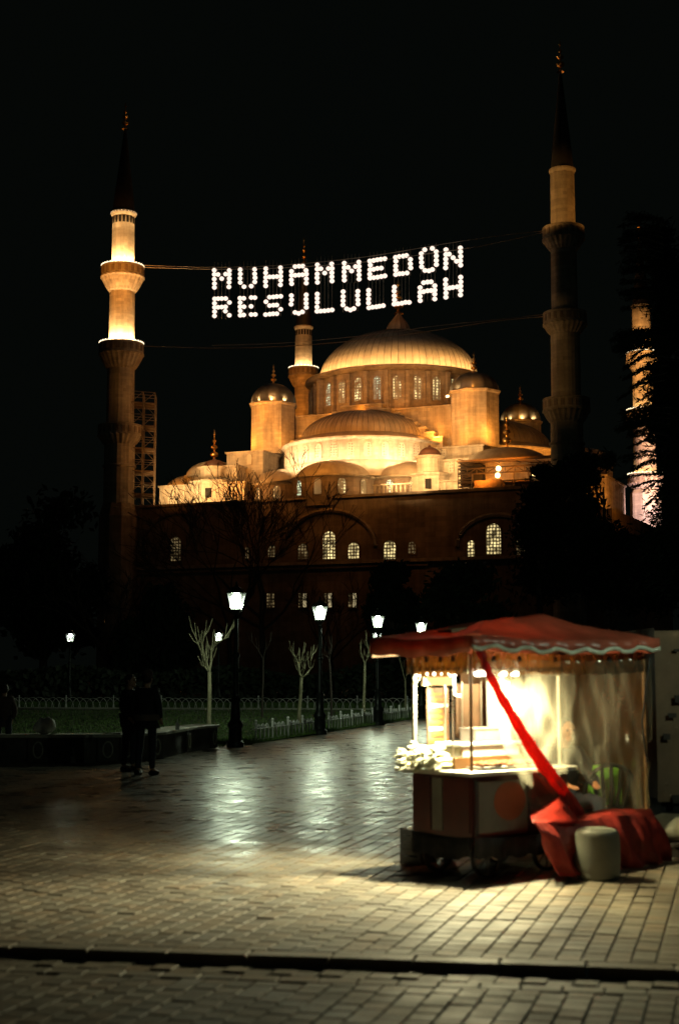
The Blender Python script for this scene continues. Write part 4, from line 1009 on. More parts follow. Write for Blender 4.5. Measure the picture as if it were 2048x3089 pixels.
# ---- scaffolding on the left minaret
def rim(t, Y, y, wpx, n=34, dz=.10):
    s = Y / FPX; r_ = wpx * s / 2 - .06; z = zat(y, Y) + dz; m = MB()
    for k in range(n): a = 2 * math.pi * k / n; m.ball((r_ * math.cos(a), r_ * math.sin(a), z), .105, 6, 5)
    m.tube([(r_ * math.cos(R(a)), r_ * math.sin(R(a)), z - .04) for a in range(0, 361, 10)], .035, 4, cap=False)
    m.build('rim_lights', 'rim_bulbs', t, kind='stuff')
rim(m1, 165, 806, 132); rim(m1, 165, 1038, 136); rim(m1, 165, 648, 80, 24)
rim(m3, 214, 1112, 92, 26); rim(m4, 196, 1238, 104, 26); rim(m4, 196, 1432, 106, 26); rim(m4, 196, 1066, 98, 20)
def scaffold(name, label, p0, du, dv, nu, nv, z0, z1, lift, mt='scaffold_steel', plank=True, r=.035):
    """bays nu x nv along vectors du, dv; lifts of height lift"""
    t = thing(name, label, 'scaffolding', p0)
    du = Vector(du); dv = Vector(dv)
    for i in range(nu + 1):
        for j in range(nv + 1):
            q = du * i + dv * j; MB().tube([q + Vector((0, 0, z0)), q + Vector((0, 0, z1))], r, 5).build('upright', mt, t)
    k = 0; z = z0
    while z <= z1 + .01:
        for j in range(nv + 1): MB().tube([dv * j + Vector((0, 0, z)), dv * j + du * nu + Vector((0, 0, z))], r * .8, 4).build('ledger', mt, t)
        tr = MB()
        for i in range(nu + 1): tr.tube([du * i + Vector((0, 0, z)), du * i + dv * nv + Vector((0, 0, z))], r * .8, 4)
        for i in range(nu):
            if z + lift <= z1: tr.tube([du * (i + k % 2) + Vector((0, 0, z)), du * (i + 1 - k % 2) + Vector((0, 0, z + lift))], r * .7, 4)
        tr.build('transoms_and_braces', mt, t, kind='stuff')
        if plank and k % 2 == 0:
            MB().slab([Vector((0, 0, z + .06)), du * nu + Vector((0, 0, z + .06)), du * nu + dv * nv + Vector((0, 0, z + .06)), dv * nv + Vector((0, 0, z + .06))], .06, (0, 0, 1)).build('platform', 'scaffold_wood', t)
        z += lift; k += 1
    return t
xr = at(402, 1350, 165).x; xo = at(470, 1350, 165).x
scaffold('scaffolding', 'tall steel scaffolding climbing the right side of the left minaret', (xr - .2, 164.2, 0), ((xo - xr) / 2, -1.2 * 0 + .55, 0), (-.15, 1.9, 0), 2, 2, zat(1700, 165), zat(1182, 165), 1.35, r=.045)

# scaffold roof frame in front of the right corner dome
sr0 = W2(fu(1384, 24), 24.0); z_a, z_b = zat(1462, D(12, 24)), zat(1402, D(12, 24))
tF = thing('roof_scaffolding', 'steel truss scaffold, coloured dark as unlit, with lit lamps before the right corner dome', 'scaffolding', (sr0.x, sr0.y, 0), -TH)
Lx = 20.5 * .72
def tr_(p, q, r=.06, nm='truss_tube', mt='scaffold_unlit'): return MB().tube([p, q], r, 4).build(nm, mt, tF)
for y in (0, 3.0):
    for z in (z_a, z_a + .9, z_b - .7, z_b):
        tr_((0, y, z), (Lx, y, z), .09)
    nb = 14
    for i in range(nb + 1): tr_((Lx * i / nb, y, z_a + .9), (Lx * i / nb, y, z_b - .7), .05)
    for i in range(nb): tr_((Lx * i / nb, y, z_a + .9 if i % 2 else z_b - .7), (Lx * (i + 1) / nb, y, z_b - .7 if i % 2 else z_a + .9), .05)
for i in range(8): tr_((Lx * i / 7, 0, z_b), (Lx * i / 7, 3, z_b), .05)
MB().box(-.1, Lx + .1, -.2, 3.2, z_b + .05, z_b + .22).build('roof_sheet', 'scaffold_wood', tF)
MB().box(.2, 2.6, .3, 2.6, z_a - .2, z_b - .2).build('debris_net', 'black_cloth', tF)
MB().box(.2, Lx, .3, 2.8, z_a - .12, z_a - .02).build('platform', 'scaffold_wood', tF)
for x in (0, .5, 1.6, Lx * .42, Lx * .55):
    tr_((x, 0, zro - (6 if x == 1.6 else 0)), (x, 0, z_a + .9), .10 if x == 1.6 else .05, 'leg')
for k in range(9):
    z = zro + .4 + k * (z_b - zro) / 9; tr_((0, 0, z), (1.6, 0, z), .04); tr_((0 if k % 2 else 1.6, 0, z), (1.6 if k % 2 else 0, 0, z + (z_b - zro) / 9), .035)
MB().box(2.0, 5.0, -.6, .6, zro + .3, zro + 1.3).build('site_box', 'scaffold_wood', tF)

# ---- floodlight fixtures and lights of the mosque
fl_me = MB().box(-.22, .22, -.12, .12, 0, .32).mesh('floodlight', 'fixture')
fg_me = MB().box(-.18, .18, -.14, -.121, .04, .28).mesh('lens', 'flood_glow')
GAIN = 1.05
def L(u, v, z, p, col=SODIUM, r=.25, aim=None, cone=150):
    a = aim or (u * .7, v - 10, z + 5)
    return lamp('flood_light', W2(u, v, z), p * GAIN, col, r, spot=cone, aim=W2(*a), blend=.5)
def ringlights(base, r, z, p, n, col=HOT, a_from=180, a_to=360, rad=.2):
    for k in range(n):
        a = R(a_from + (a_to - a_from) * (k + .5) / n)
        lamp('balcony_light', (base.x + r * math.cos(a), base.y + r * math.sin(a), z), p, col, rad)
# left minaret
for i, (y, wd, pw) in enumerate(((806, 132, 900), (1038, 136, 1000))):
    z = zat(y, 165) + .05; rb = wd * s1 / 2 - .38
    ringlights(b1, rb, z, pw, 7, HOT, 170, 370)
for i, (y, pw) in enumerate(((660, 30),)): ringlights(b1, 1.9, zat(y, 165) - 1.0, pw, 4)
for k in range(3): lamp('flood_light', (b1.x - 6 + 6 * k, b1.y - 14, zat(1060, 165)), 5200, SODIUM_W, .4, spot=50, aim=(b1.x, b1.y, zat(830, 165)), blend=1)
lamp('flood_light', (b1.x + 12, b1.y - 3, zat(1330, 165)), 700, (1, .34, .05), 1.2, spot=130, aim=(b1.x, b1.y, zat(1330, 165)), blend=1)
lamp('flood_light', (b1.x + 4, b1.y - 9, zat(1240, 165)), 260, (1, .38, .07), .8, spot=80, aim=(b1.x, b1.y, zat(1130, 165)), blend=1)
# slim minaret
ringlights(b3, 92 * s3 / 2 - .3, zat(1112, 214) + .05, 260, 6, HOT, 170, 370)
lamp('flood_light', (b3.x - 2, b3.y - 9, zat(1112, 214) - 8), 2400, SODIUM, .4)
lamp('flood_light', (b3.x + 2, b3.y - 9, zat(900, 214)), 350, SODIUM, .4)
# far right minaret
for y, pw in ((1238, 90), (1432, 90), (1066, 30)): ringlights(b4, 104 * s4 / 2 - .3, zat(y, 196) + .05, pw, 5, HOT, 170, 370)
lamp('flood_light', (b4.x - 4, b4.y - 12, zat(1110, 196)), 11000, (1, .42, .10), .4, spot=80, aim=(b4.x, b4.y, zat(1110, 196)), blend=.6)
lamp('flood_light', (b4.x + 3, b4.y - 10, zat(1400, 196)), 9500, (1, .48, .24), .4, spot=90, aim=(b4.x, b4.y, zat(1400, 196)), blend=.6)
lamp('flood_light', (b4.x + 1, b4.y - 11, zat(1560, 190)), 11000, (.95, .56, .50), .4, spot=100, aim=(b4.x, b4.y, zat(1540, 196)), blend=.6)
# right near minaret: weak light from its left
lamp('flood_light', (b2.x - 10, b2.y - 9, zat(1180, 145)), 420, (1, .48, .12), .4, spot=60, aim=(b2.x, b2.y, zat(1120, 145)), blend=.8)
lamp('flood_light', (b2.x - 9, b2.y - 7, zat(600, 145) - 4), 2000, (1, .44, .09), .4, spot=44, aim=(b2.x, b2.y, zat(585, 145)), blend=.5)
lamp('flood_light', (b2.x + 9, b2.y - 5, zat(600, 145) - 4), 1300, (1, .38, .06), .4, spot=44, aim=(b2.x, b2.y, zat(585, 145)), blend=.5)
lamp('flood_light', (b2.x - 9, b2.y - 7, zat(965, 145) - 4), 300, (1, .52, .16), .4, spot=30, aim=(b2.x - 1.5, b2.y, zat(970, 145)), blend=.7)
# broad amber fill added in front of the building, from unseen spots
for u, p, zz in ((-24, 8000, 27), (-12, 9000, 29), (0, 9500, 29), (12, 9000, 29), (24, 8000, 28)):
    lamp('fill_light', W2(u, 46, zro + 4), p * .85, SODIUM_W, .5, spot=34, aim=W2(u * .55, 10, zz), blend=.7)
# dome: lights on the drum ledge
for k in range(20):
    a = R(174 + 192 * (k + .5) / 20)
    L(11.75 * math.cos(a), -11.75 * math.sin(a), zled + .7, 360, (1, .49, .14), .3, aim=(0, 0, zled + 3.5), cone=130)
# drum windows dim wash
for k in range(7):
    a = R(200 + 140 * (k + .5) / 7)
    L(13.5 * math.cos(a), -13.5 * math.sin(a), zdb + .3, 60, SODIUM, .3, aim=(0, 0, zdb + 4))
# semidome wall: bright, from the roof just below
for k in range(13):
    a = R(184 + 172 * (k + .5) / 13)
    L((SR + 2.0) * math.cos(a), 12 - (SR + 2.0) * math.sin(a), zwb - .1, 430 * (1.5 if k in (1, 4, 5, 9, 11) else .8), (1, .64, .29), .15, aim=(0, 12, zwb + 3), cone=140)
for k in range(5):                        # front semidome surface glow
    a = R(200 + 140 * (k + .5) / 5)
    L((SR + 4.5) * math.cos(a), 12 - (SR + 4.5) * math.sin(a), zsb + 3.0, 260, SODIUM, .3, aim=(0, 11, zsb + 1), cone=100)
for k in range(4):                        # side semidome right
    a = R(-95 + 80 * (k + .5) / 4)
    L(12 + (SR + 2.5) * math.cos(a), -(SR + 2.5) * math.sin(a), zwb + .3, 420, SODIUM_W, .2, aim=(12, 0, zwb + 4))
# towers
zt0 = zbw + .1
for du, dv, p in ((-3.0, 3.4, 520), (0, 5.2, 420), (3.0, 3.6, 300)): L(-12.1 + du, 12 + dv, zt0 + .2, p, SODIUM_W, .25)
for du, dv, p in ((-3.4, 2.6, 520), (.2, 5.0, 520), (3.8, 3.0, 520)): L(13.0 + du, 11.2 + dv, zat(1330, D(13, 11)) + .3, p, SODIUM_W, .25)
L(-12.1, 16.5, zt - 1.5, 260); L(13.0, 16.5, zt - 1.5, 260)
for (tu, tv, tz, pw) in ((-12.1, 12, zt, 60), (13.0, 11.2, zat(1186, DY(13, 11.2)), 34), (12.6, -12.6, zt + .1, 60)):
    for k in range(5):
        a = R(205 + 36 * k - 22); L(tu + 3.0 * math.cos(a), tv - 3.0 * math.sin(a), tz + .32, pw * (1.5 if k == 3 else 1), HOT, .06, aim=(tu, tv, tz + 1.4), cone=120)
L(-15.0, 16, zt + .6, 90, SODIUM_W); L(-10.6, 15.6, zt + .6, 120, SODIUM_W); L(11, 15.2, zt + .5, 60, SODIUM_W); L(14.5, 15.2, zt + .5, 90, SODIUM_W); L(13.5, -8.6, zt + .9, 130, SODIUM_W)
# wall between towers behind the arch steps
L(-6.5, 15.5, zsq - 4.0, 300); L(8.8, 16.0, zsq - 4.2, 200); L(0, 17, zsq + 3, 160)
# exedra domes and their walls
L(0, 29.5, zet + 1.5, 620, SODIUM_W, .4, aim=(0, 20, zet - 1)); L(9.5, 26, zet + 1.8, 620, SODIUM_W, .4, aim=(7, 16, zet - 1)); L(-9, 26, zet + 1.8, 300, SODIUM, .4)
L(4.5, 31, zfl + 2.2, 110, (1, .4, .08)); L(7.5, 29.5, zfl + 1.6, 200, (1, .4, .08)); L(-6.5, 29, zfl + 1.2, 160, (1, .36, .07))
# white hot right turret, blocks
for u, v, z, p in ((8.5, 27.0, 2.0, 1000), (12.2, 27.4, 2.2, 1700), (15.0, 25.5, 2.5, 700), (11.0, 26.0, 7.5, 900)): L(u, v, zro + z, p, HOT, .25, aim=(11.2, 20.6, zro + 4))
L(15.5, 23.5, zro + 6.5, 420, HOT, .2, aim=(14, 18, zro + 8)); L(12.0, 23.5, zro + 8.5, 420, HOT, .2, aim=(13.5, 17, zro + 10))
L(18.5, 25.6, zro + 1.5, 420, SODIUM, aim=(18.5, 20, zro + 3)); L(22, 25.2, zro + 2.4, 420, SODIUM, aim=(21, 18, zro + 4)); L(19.5, 26.0, zat(1425, D(19, 24)), 420, SODIUM_W, aim=(19, 18, zro + 6))
# left lit group
for u, v, z, p in ((-19.5, 25.5, 1.6, 1100), (-15.0, 26.0, 1.8, 1100), (-12.0, 25.0, 2.0, 700), (-16, 25, 7, 800)): L(u, v, zro + z, p, HOT if u < -13 else SODIUM_W, .25, aim=(u, 19, zro + 3.5))
L(-13.5, 23.4, zro + 8.5, 520, HOT, .2, aim=(-13, 17, zro + 10)); L(-11.2, 22.4, zro + 9.5, 300, SODIUM_W, .2, aim=(-11.5, 15, zro + 10)); L(-23, 20, zro + 4, 260, SODIUM_W, aim=(-21, 13, zro + 4))
L(21, 0, zro + 2, 900, SODIUM_W, .3, aim=(22, -12, zro + 3)); L(28.5, -6, zro + 3, 900, SODIUM_W, .3, aim=(24, -16, zro + 3))
# gold finials
L(0, 6, zd1 + 4, 160, SODIUM); L(-17.9, 20.5, zat(1330, D(-18, 20)), 60, SODIUM); L(19.4, 22, zat(1290, D(19, 22)), 60, SODIUM)
lamp('flood_light', (b1.x, b1.y - 8, zat(360, 165)), 110, SODIUM, .3, spot=30, aim=(b1.x, b1.y, zat(345, 165))); lamp('flood_light', (b2.x, b2.y - 8, zat(190, 145)), 60, SODIUM, .3, spot=30, aim=(b2.x, b2.y, zat(165, 145)))
# facade: faint sodium fill from added, unseen spots
for u, p, v in ((-17, 90, 35), (-4, 110, 34), (8, 300, 34), (18, 150, 34)): L(u, v, 24, p, (1, .31, .045), .6, aim=(u, 25, 18), cone=88)
L(34, 15, 22, 300, SODIUM, .4)
# visible fixtures on the roof edge
for u, v, z, lab in ((14.8, 23.4, zro + .32, 'floodlight at the foot of the white lit right turret'), (-10.9, 23.4, zro + .32, 'floodlight glowing through bare twigs at the left roof edge'),
                     (11.4, 14.6, zat(1200, D(11.4, 14.6)), 'floodlight on the rim of the right weight tower')):
    t = thing('floodlight', lab, 'floodlight', W2(u, v, z), -TH, 'floodlights on the mosque roof'); link('housing', fl_me, t); link('lens', fg_me, t)
for x in (4.6, 7.0):
    o = link('work_lamp', MB().ball((0, 0, 0), .28, 10, 8).mesh('work_lamp', 'flood_glow'), tF, (x if x < 6 else 4.5, -.3, z_a + .55 if x > 6 else z_b - .9))
MB().tube([(8.2, .2, z_a + .45), (13.6, .2, z_a + .5)], .14, 6).build('lit_batten', 'flood_glow', tF)

# ------------------------------------------------------------------ mahya: lights hung between the minarets
pa, pb_ = b1.copy(), b2.copy(); pdir = (pb_ - pa); pdir.z = 0; pdir.normalize(); pnrm = Vector((pdir.y, -pdir.x, 0))
def onsign(px, py, off=0):
    d = ray(px, py); c0 = Vector((0, 0, CH)); k = (pa + pnrm * off - c0).dot(pnrm) / d.dot(pnrm); return c0 + d * k
def ytop_of(x):                          # height of the top bulb row across the photograph
    pts = [(560, 818), (647, 816), (798, 811), (1102, 789), (1344, 755), (1420, 742)]
    for (x0, y0), (x1, y1) in zip(pts, pts[1:]):
        if x <= x1: return y0 + (y1 - y0) * (x - x0) / (x1 - x0)
    return pts[-1][1]
F = {'M': ['X...X', 'XX.XX', 'X.X.X', 'X...X', 'X...X'], 'U': ['X...X', 'X...X', 'X...X', 'X...X', '.XxX.'], 'H': ['X...X', 'X...X', 'XXXXX', 'X...X', 'X...X'],
     'A': ['.XXX.', 'X...X', 'XXXXX', 'X...X', 'X...X'], 'E': ['XXXXX', 'X....', 'XXXX.', 'X....', 'XXXXX'], 'D': ['XXXX.', 'X...X', 'X...X', 'X...X', 'XXXX.'],
     'N': ['X...X', 'XX..X', 'X.X.X', 'X..XX', 'X...X'], 'R': ['XXXX.', 'X...X', 'XXXX.', 'X..X.', 'X...X'], 'S': ['.XXXX', 'X....', '.XXX.', '....X', 'XXXX.'], 'L': ['X....', 'X....', 'X....', 'X....', 'XXXXX']}
cps = onsign(1024, 800)
sign = thing('light_sign', 'string of bulbs spelling MUHAMMEDÜN RESULULLAH hung between the minarets', 'sign', cps)
bulb_me = MB().ball((0, 0, 0), .265, 10, 7, (1.05, 1.05, .95)).mesh('bulb', 'bulb_mahya', True)
nb_ = 0
for row, word in enumerate(('MUHAMMEDÜN', 'RESULULLAH')):
    for i, ch in enumerate(word):
        x0 = 647.5 + (1344 - 647.5) * i / 9; x0 += (4 if (row == 0 and 5 <= i) else 0) * (1 if i < 9 else 0)
        pat = F['U' if ch == 'Ü' else ch]; dots = []
        for r_, line in enumerate(pat):
            for c_, k in enumerate(line):
                if k == '.': continue
                if row == 0 and i == 1 and k == 'x': continue
                if row == 1 and i == 1 and c_ == 2: continue
                if row == 1 and i == 3 and c_ == 0 and r_ == 3: continue
                dx = x0 + c_ * 11.1 + rng.gauss(0, .5); dy = ytop_of(dx) + r_ * (12.6 + .5 * (x0 / 1344)) + row * (85.5 + 4 * (x0 - 647) / 700) + (3.0 if k == 'x' else 0) + rng.gauss(0, .5)
                dots.append((dx, dy))
        if ch == 'Ü': dots += [(x0 + 10, ytop_of(x0) - 12), (x0 + 33, ytop_of(x0) - 16)]
        lm = MB()
        for c_ in range(5):
            xx = x0 + c_ * 11.1; y1 = ytop_of(xx) - 26 + row * 86; lm.tube([onsign(xx, y1) - cps, onsign(xx, y1 + 88) - cps], .014, 3)
        lo = lm.build('letter', 'cable', sign)
        for dx, dy in dots:
            link('bulb', bulb_me, lo, onsign(dx, dy, -.02) - cps); nb_ += 1
print('bulbs', nb_)
def cable(name, pts, r, label, grp='cables strung between the two minarets'):
    m = MB(); P = [onsign(x, y, .1) for x, y in pts]
    # Catmull-Rom
    out = []
    for i in range(len(P) - 1):
        p0, p1, p2, p3 = P[max(i - 1, 0)], P[i], P[i + 1], P[min(i + 2, len(P) - 1)]
        for k in range(8):
            t = k / 8; out.append(.5 * ((2 * p1) + (p2 - p0) * t + (2 * p0 - 5 * p1 + 4 * p2 - p3) * t * t + (3 * p1 - p0 - 3 * p2 + p3) * t ** 3))
    out.append(P[-1]); m.tube(out, r, 4); o = m.build(name, 'cable'); tag(o, label, 'cable', grp)
cable('cable', [(432, 800), (640, 806), (850, 800), (1100, 775), (1344, 735), (1500, 712), (1642, 696)], .035, 'uppermost thin cable running just over the first word')
cable('cable', [(432, 806), (640, 812), (850, 808), (1100, 790), (1344, 758), (1460, 740), (1642, 700)], .035, 'thin cable crossing the tops of the letters of the first word')
cable('cable', [(432, 1044), (640, 1050), (850, 1045), (1100, 1025), (1300, 998), (1500, 968), (1640, 955)], .04, 'lower slack cable crossing in front of the main dome, longest span')
cable('cable', [(640, 1042), (850, 1035), (1100, 1012), (1300, 985), (1500, 964), (1640, 948)], .03, 'faint upper strand paired with the slack cable before the dome')

# a lamp of the same kind just outside the frame on the right
t = copy_tree(sl0); t['label'] = 'street lamp standing just outside the right edge of the frame'; t.location = (4.5, 11.0, 0)
lamp('lamp_light', (4.5, 11.0, 3.06), 105, (.86, 1.0, .74), .05)

# ------------------------------------------------------------------ food cart
CA = math.atan2(.65, .76); C0 = Vector((1.02, 11.15, 0))
cart = thing('food_cart', 'lit street food cart with red scalloped canopy and plastic curtains', 'cart', C0, CA)
ex_, ey_ = Vector((math.cos(CA), math.sin(CA), 0)), Vector((-math.sin(CA), math.cos(CA), 0))
def cl(p): d = Vector(p) - C0; return Vector((d.dot(ex_), d.dot(ey_), d.z))
def onfront(px, py, off=0.0):
    """point on the vertical plane local y = off"""
    d = ray(px, py); c = Vector((0, 0, CH)); k = (C0 + ey_ * off - c).dot(ey_) / d.dot(ey_); return cl(c + d * k)
def onleft(px, py, off=0.0):
    d = ray(px, py); c = Vector((0, 0, CH)); k = (C0 + ex_ * off - c).dot(ex_) / d.dot(ex_); return cl(c + d * k)
# body
BX1, BY1 = 1.12, .66; zc0 = .80
MB().box(0, BX1, 0, BY1, .33, zc0 - .01).build('body', 'maroon_paint', cart)
# left face boards (facing camera left)
MB().box(-.012, -.001, .02, .30, .36, zc0 - .03).build('side_panel', 'maroon_paint', cart)
MB().box(-.012, -.001, .315, .43, .36, zc0 - .03).build('side_panel', 'panel_grey', cart)
MB().box(-.012, -.001, .445, .65, .36, zc0 - .03).build('side_panel', 'maroon_paint', cart)
fp = MB().box(.06, .62, -.014, -.001, .36, zc0 - .05).build('front_panel', 'panel_grey', cart)
dsc = MB(); pts = [(.41 + .18 * math.cos(R(t)), -.018, .59 + .15 * math.sin(R(t))) for t in range(0, 360, 15)]
dsc.slab(pts, -.003, (0, -1, 0)).build('orange_disc', 'disc_orange', fp)
MB().box(.66, 1.10, -.014, -.001, .36, zc0 - .05).build('front_panel', 'maroon_paint', cart)
for x in (.03, .64): MB().box(x - .018, x + .018, -.022, -.0145, .34, zc0 - .03).build('frame_strip', 'black_plastic', cart)
# counter
MB().bevbox(-.09, BX1 + .06, -.07, BY1 + .13, zc0, zc0 + .035, .008).build('counter', 'counter_steel', cart)
MB().box(.10, .80, -.03, .16, zc0 + .037, zc0 + .06).build('tray', 'counter_steel', cart)
MB().box(.02, .85, .20, .225, zc0 + .037, zc0 + .13).build('tray_back', 'frame_brown', cart)
# chestnuts and corn lying on the counter: things of their own
ch_me = MB().ball((0, 0, 0), .017, 8, 6, (1, .85, .7)).mesh('chestnut', 'chestnut', True)
chest = MB(); rc_ = random.Random(4)
for _ in range(420):
    x, y = rc_.uniform(.12, .78), rc_.uniform(-.02, .15); z = zc0 + .07 + rc_.random() * .03 * (1 - abs(y - .06) * 6)
    chest.ball((x, y, z), .015 * rc_.uniform(.8, 1.2), 6, 4, (1, .85, .75))
cho = chest.build('roasted_chestnuts', 'chestnut', None, True); cho.location = C0; cho.rotation_euler = (0, 0, CA)
tag(cho, 'heap of roasted chestnuts on the counter tray', 'chestnuts', kind='stuff')
cob = MB().lathe([(.004, -.09), (.018, -.08), (.024, -.04), (.024, .03), (.016, .08), (.004, .095)], 10); cob_me = cob.mesh('corn_cob', 'corn', True)
hus = MB()
for k in range(5):
    a = 2 * math.pi * k / 5; hus.tube([(0.01 * math.cos(a), .01 * math.sin(a), -.08), (.03 * math.cos(a), .03 * math.sin(a), -.11), (.05 * math.cos(a), .05 * math.sin(a), -.15)], [.010, .012, .003], 4)
hus_me = hus.mesh('husk', 'husk', True)
cobs = []
rows_ = [(7, 0), (6, 1), (5, 2), (3, 3)]
i = 0
wherex = ['left end', 'left part', 'left middle', 'middle', 'right middle', 'right part', 'right end']
for nrow, lev in rows_:
    for k in range(nrow):
        y = .22 + (.54) * (k + .5 + lev * .5) / 7.2; x = .02 + rng.uniform(-.02, .03); z = zc0 + .063 + lev * .042
        p = C0 + ex_ * (x - .02) + ey_ * y + Vector((0, 0, z))
        t = thing('corn', 'corn cob heaped on the left end of the cart counter', 'corn cob', p, CA, 'corn cobs heaped on the counter')
        t['label'] = 'corn cob in the %s layer of the counter heap, %s from the left tip' % (['bottom', 'second', 'third', 'top'][lev], ['seventh', 'sixth', 'fifth', 'fourth', 'third', 'second', 'first'][k + 7 - nrow])
        t.rotation_euler = (R(90) + rng.uniform(-.15, .15), rng.uniform(-.2, .2), CA + R(90) + rng.uniform(-.35, .35))
        link('cob', cob_me, t); link('husk', hus_me, t)
# white paper stack, sheet and steamer pot
pot = thing('steam_pot', 'white enamel box pot standing on the counter behind the chestnuts', 'pot', C0 + ex_ * .48 + ey_ * .42 + Vector((0, 0, zc0 + .036)), CA)
MB().bevbox(-.30, .38, -.14, .16, 0, .17, .015).build('pot_body', 'paper_white', pot); MB().bevbox(-.31, .39, -.15, .17, .172, .20, .01).build('lid', 'counter_steel', pot)
ps = thing('paper_box', 'bright white box inside the cart, right of the orange menu board', 'box', C0 + ex_ * .62 + ey_ * .52 + Vector((0, 0, zc0 + .24)), CA)
MB().bevbox(-.13, .16, -.09, .09, 0, .09, .006).build('box_body', 'paper_white', ps); MB().box(-.135, .165, -.095, .095, .091, .10).build('lid', 'paper_white', ps)
# poles and frame
def pole(x, y, z0, z1, r=.017, mt='steel_frame', nm='pole'): return MB().tube([(x, y, z0), (x, y, z1)], r, 8).build(nm, mt, cart, True)
pole(-.02, .62, zc0 + .03, 1.70, .020); pole(0, 0, zc0 + .03, 1.74, .012, 'frame_brown'); pole(1.06, .02, .36, 1.74, .018); pole(1.06, .64, .36, 1.74, .014)
for x, y in ((2.16, .0), (2.16, .95)): pole(x, y, 0, 1.74, .016, 'frame_brown')
zb_ = 1.585
MB().tube([(-.02, .62, zb_ + .03), (0, 0, zb_ + .03), (1.06, .02, zb_ + .03)], .012, 6).build('light_rail', 'steel_frame', cart)
MB().tube([(-.02, .62, zb_ - .1), (0, .52, zb_ + .02)], .008, 5).build('bracket', 'steel_frame', cart)
# glass case over the counter
gc = MB()
for (x0, y0, x1, y1) in ((.0, .24, .0, .60),):
    gc.slab([(x0 + .03, y0, zc0 + .04), (x1 + .03, y1, zc0 + .04), (x1 + .03, y1, 1.46), (x0 + .03, y0, 1.46)], .004, (1, 0, 0))
MB().tube([(.035, .24, zc0 + .04), (.035, .24, 1.46)], .007, 5).tube([(.35, .64, zc0 + .04), (.35, .64, 1.5)], .010, 5).build('case_frame', 'steel_frame', cart)
# menu board hanging at the back, with its rows of print
mb_ = MB().box(.16, .40, .645, .66, 1.00, 1.47).build('menu_board', 'menu_brown', cart)
for k in range(9):
    z = 1.03 + k * .047
    MB().box(.175 + .02 * (k % 3 == 1), .385 - .03 * ((k * 7) % 3), .640, .6445, z, z + .026).build('menu_strip', 'menu_orange' if k % 4 != 2 else 'paper_white', mb_)
MB().box(.10, .46, .63, .66, 1.49, 1.56).build('header_board', 'wood_board', cart)
MB().box(.50, .80, .66, .675, 1.05, 1.50).build('back_panel', 'menu_brown', cart)
for x in (.55, .78): MB().tube([(x, .64, 1.03), (x, .64, 1.52)], .006, 5).build('case_post', 'steel_frame', cart)
MB().box(.82, 1.1, .60, .615, zc0 + .05, 1.52).build('white_board', 'paper_white', cart)
MB().tube([(.10, .28, 1.57), (.10, .28, 1.42), (.135, .25, 1.41)], .007, 5).build('hook', 'paper_white', cart)
# bulbs
def cbulb(x, y, z, l=.05, dirx=(1, 0, 0), r=.017):
    d = Vector(dirx) * l; MB().tube([Vector((x, y, z)) - d, Vector((x, y, z)) - d * .9, Vector((x, y, z)) + d * .9, Vector((x, y, z)) + d], [r * .4, r, r, r * .4], 8).build('bulb', 'bulb_cart', cart, True)
for y in (.56, .47, .36, .27, .19): cbulb(-.01, y, zb_, .036, (0, 1, 0))
for x in (.08, .16, .36, .50): cbulb(x, -.005, zb_, .034)
for x, y, p, ax, ay in ((.10, .50, 420, -.62, .50), (.12, .26, 380, -.55, .22), (.24, .13, 380, -.05, -.58), (.46, .14, 280, .15, -.62)):
    q = C0 + ex_ * x + ey_ * y + Vector((0, 0, zb_ - .03))
    lamp('cart_light', q, p, CARTW, .035, spot=134, aim=q + ex_ * ax + ey_ * ay + Vector((0, 0, -1.0)), blend=1.0)
for x, y, p in ((.10, .30, 9), (.40, .14, 10), (.72, .30, 34)):  # last point is added fill on the seller, where no bulb hangs
    lamp('cart_light', C0 + ex_ * x + ey_ * y + Vector((0, 0, zb_ - .06)), p, CARTW, .03)
# canopy: hipped red cloth with sag and wrinkles
cx0, cx1, cy0, cy1 = -.12, 2.24, -.12, 1.04; ze = 1.885; ap = (1.32, .42, 2.10)
def cloth_panel(a_, b_, apex0, apex1, nu=26, nv=12, sag=.035):
    m = MB(); vs = []
    for j in range(nv + 1):
        v = j / nv
        for i in range(nu + 1):
            u = i / nu; e = Vector(a_).lerp(Vector(b_), u); p_ = Vector(apex0).lerp(Vector(apex1), u); q = e.lerp(p_, v)
            q.z -= sag * math.sin(math.pi * v) * (.6 + .4 * math.sin(math.pi * u)); q.z += .014 * mnoise.noise(q * 3.2) + .006 * mnoise.noise(q * 9) - (.03 * math.sin(math.pi * u) * (1 - v))
            vs.append(q)
    fs = [(j * (nu + 1) + i, j * (nu + 1) + i + 1, (j + 1) * (nu + 1) + i + 1, (j + 1) * (nu + 1) + i) for j in range(nv) for i in range(nu)]
    return m.add(vs, fs)
apL, apR = (.62, .46, 2.035), ap
A_, B_, C_, D_ = (cx0, cy0, ze), (cx1, cy0, ze + .01), (cx1, cy1, ze), (cx0, cy1, ze - .0)
cn = cloth_panel(A_, B_, apL, apR)
for pa_ in (cloth_panel(B_, C_, apR, apR), cloth_panel(C_, D_, apR, apL), cloth_panel(D_, A_, apL, apL)): cn.add(pa_.v, pa_.f)
can = cn.build('canopy', 'canopy_cloth', cart, True)
so = can.modifiers.new('thick', 'SOLIDIFY'); so.thickness = .004
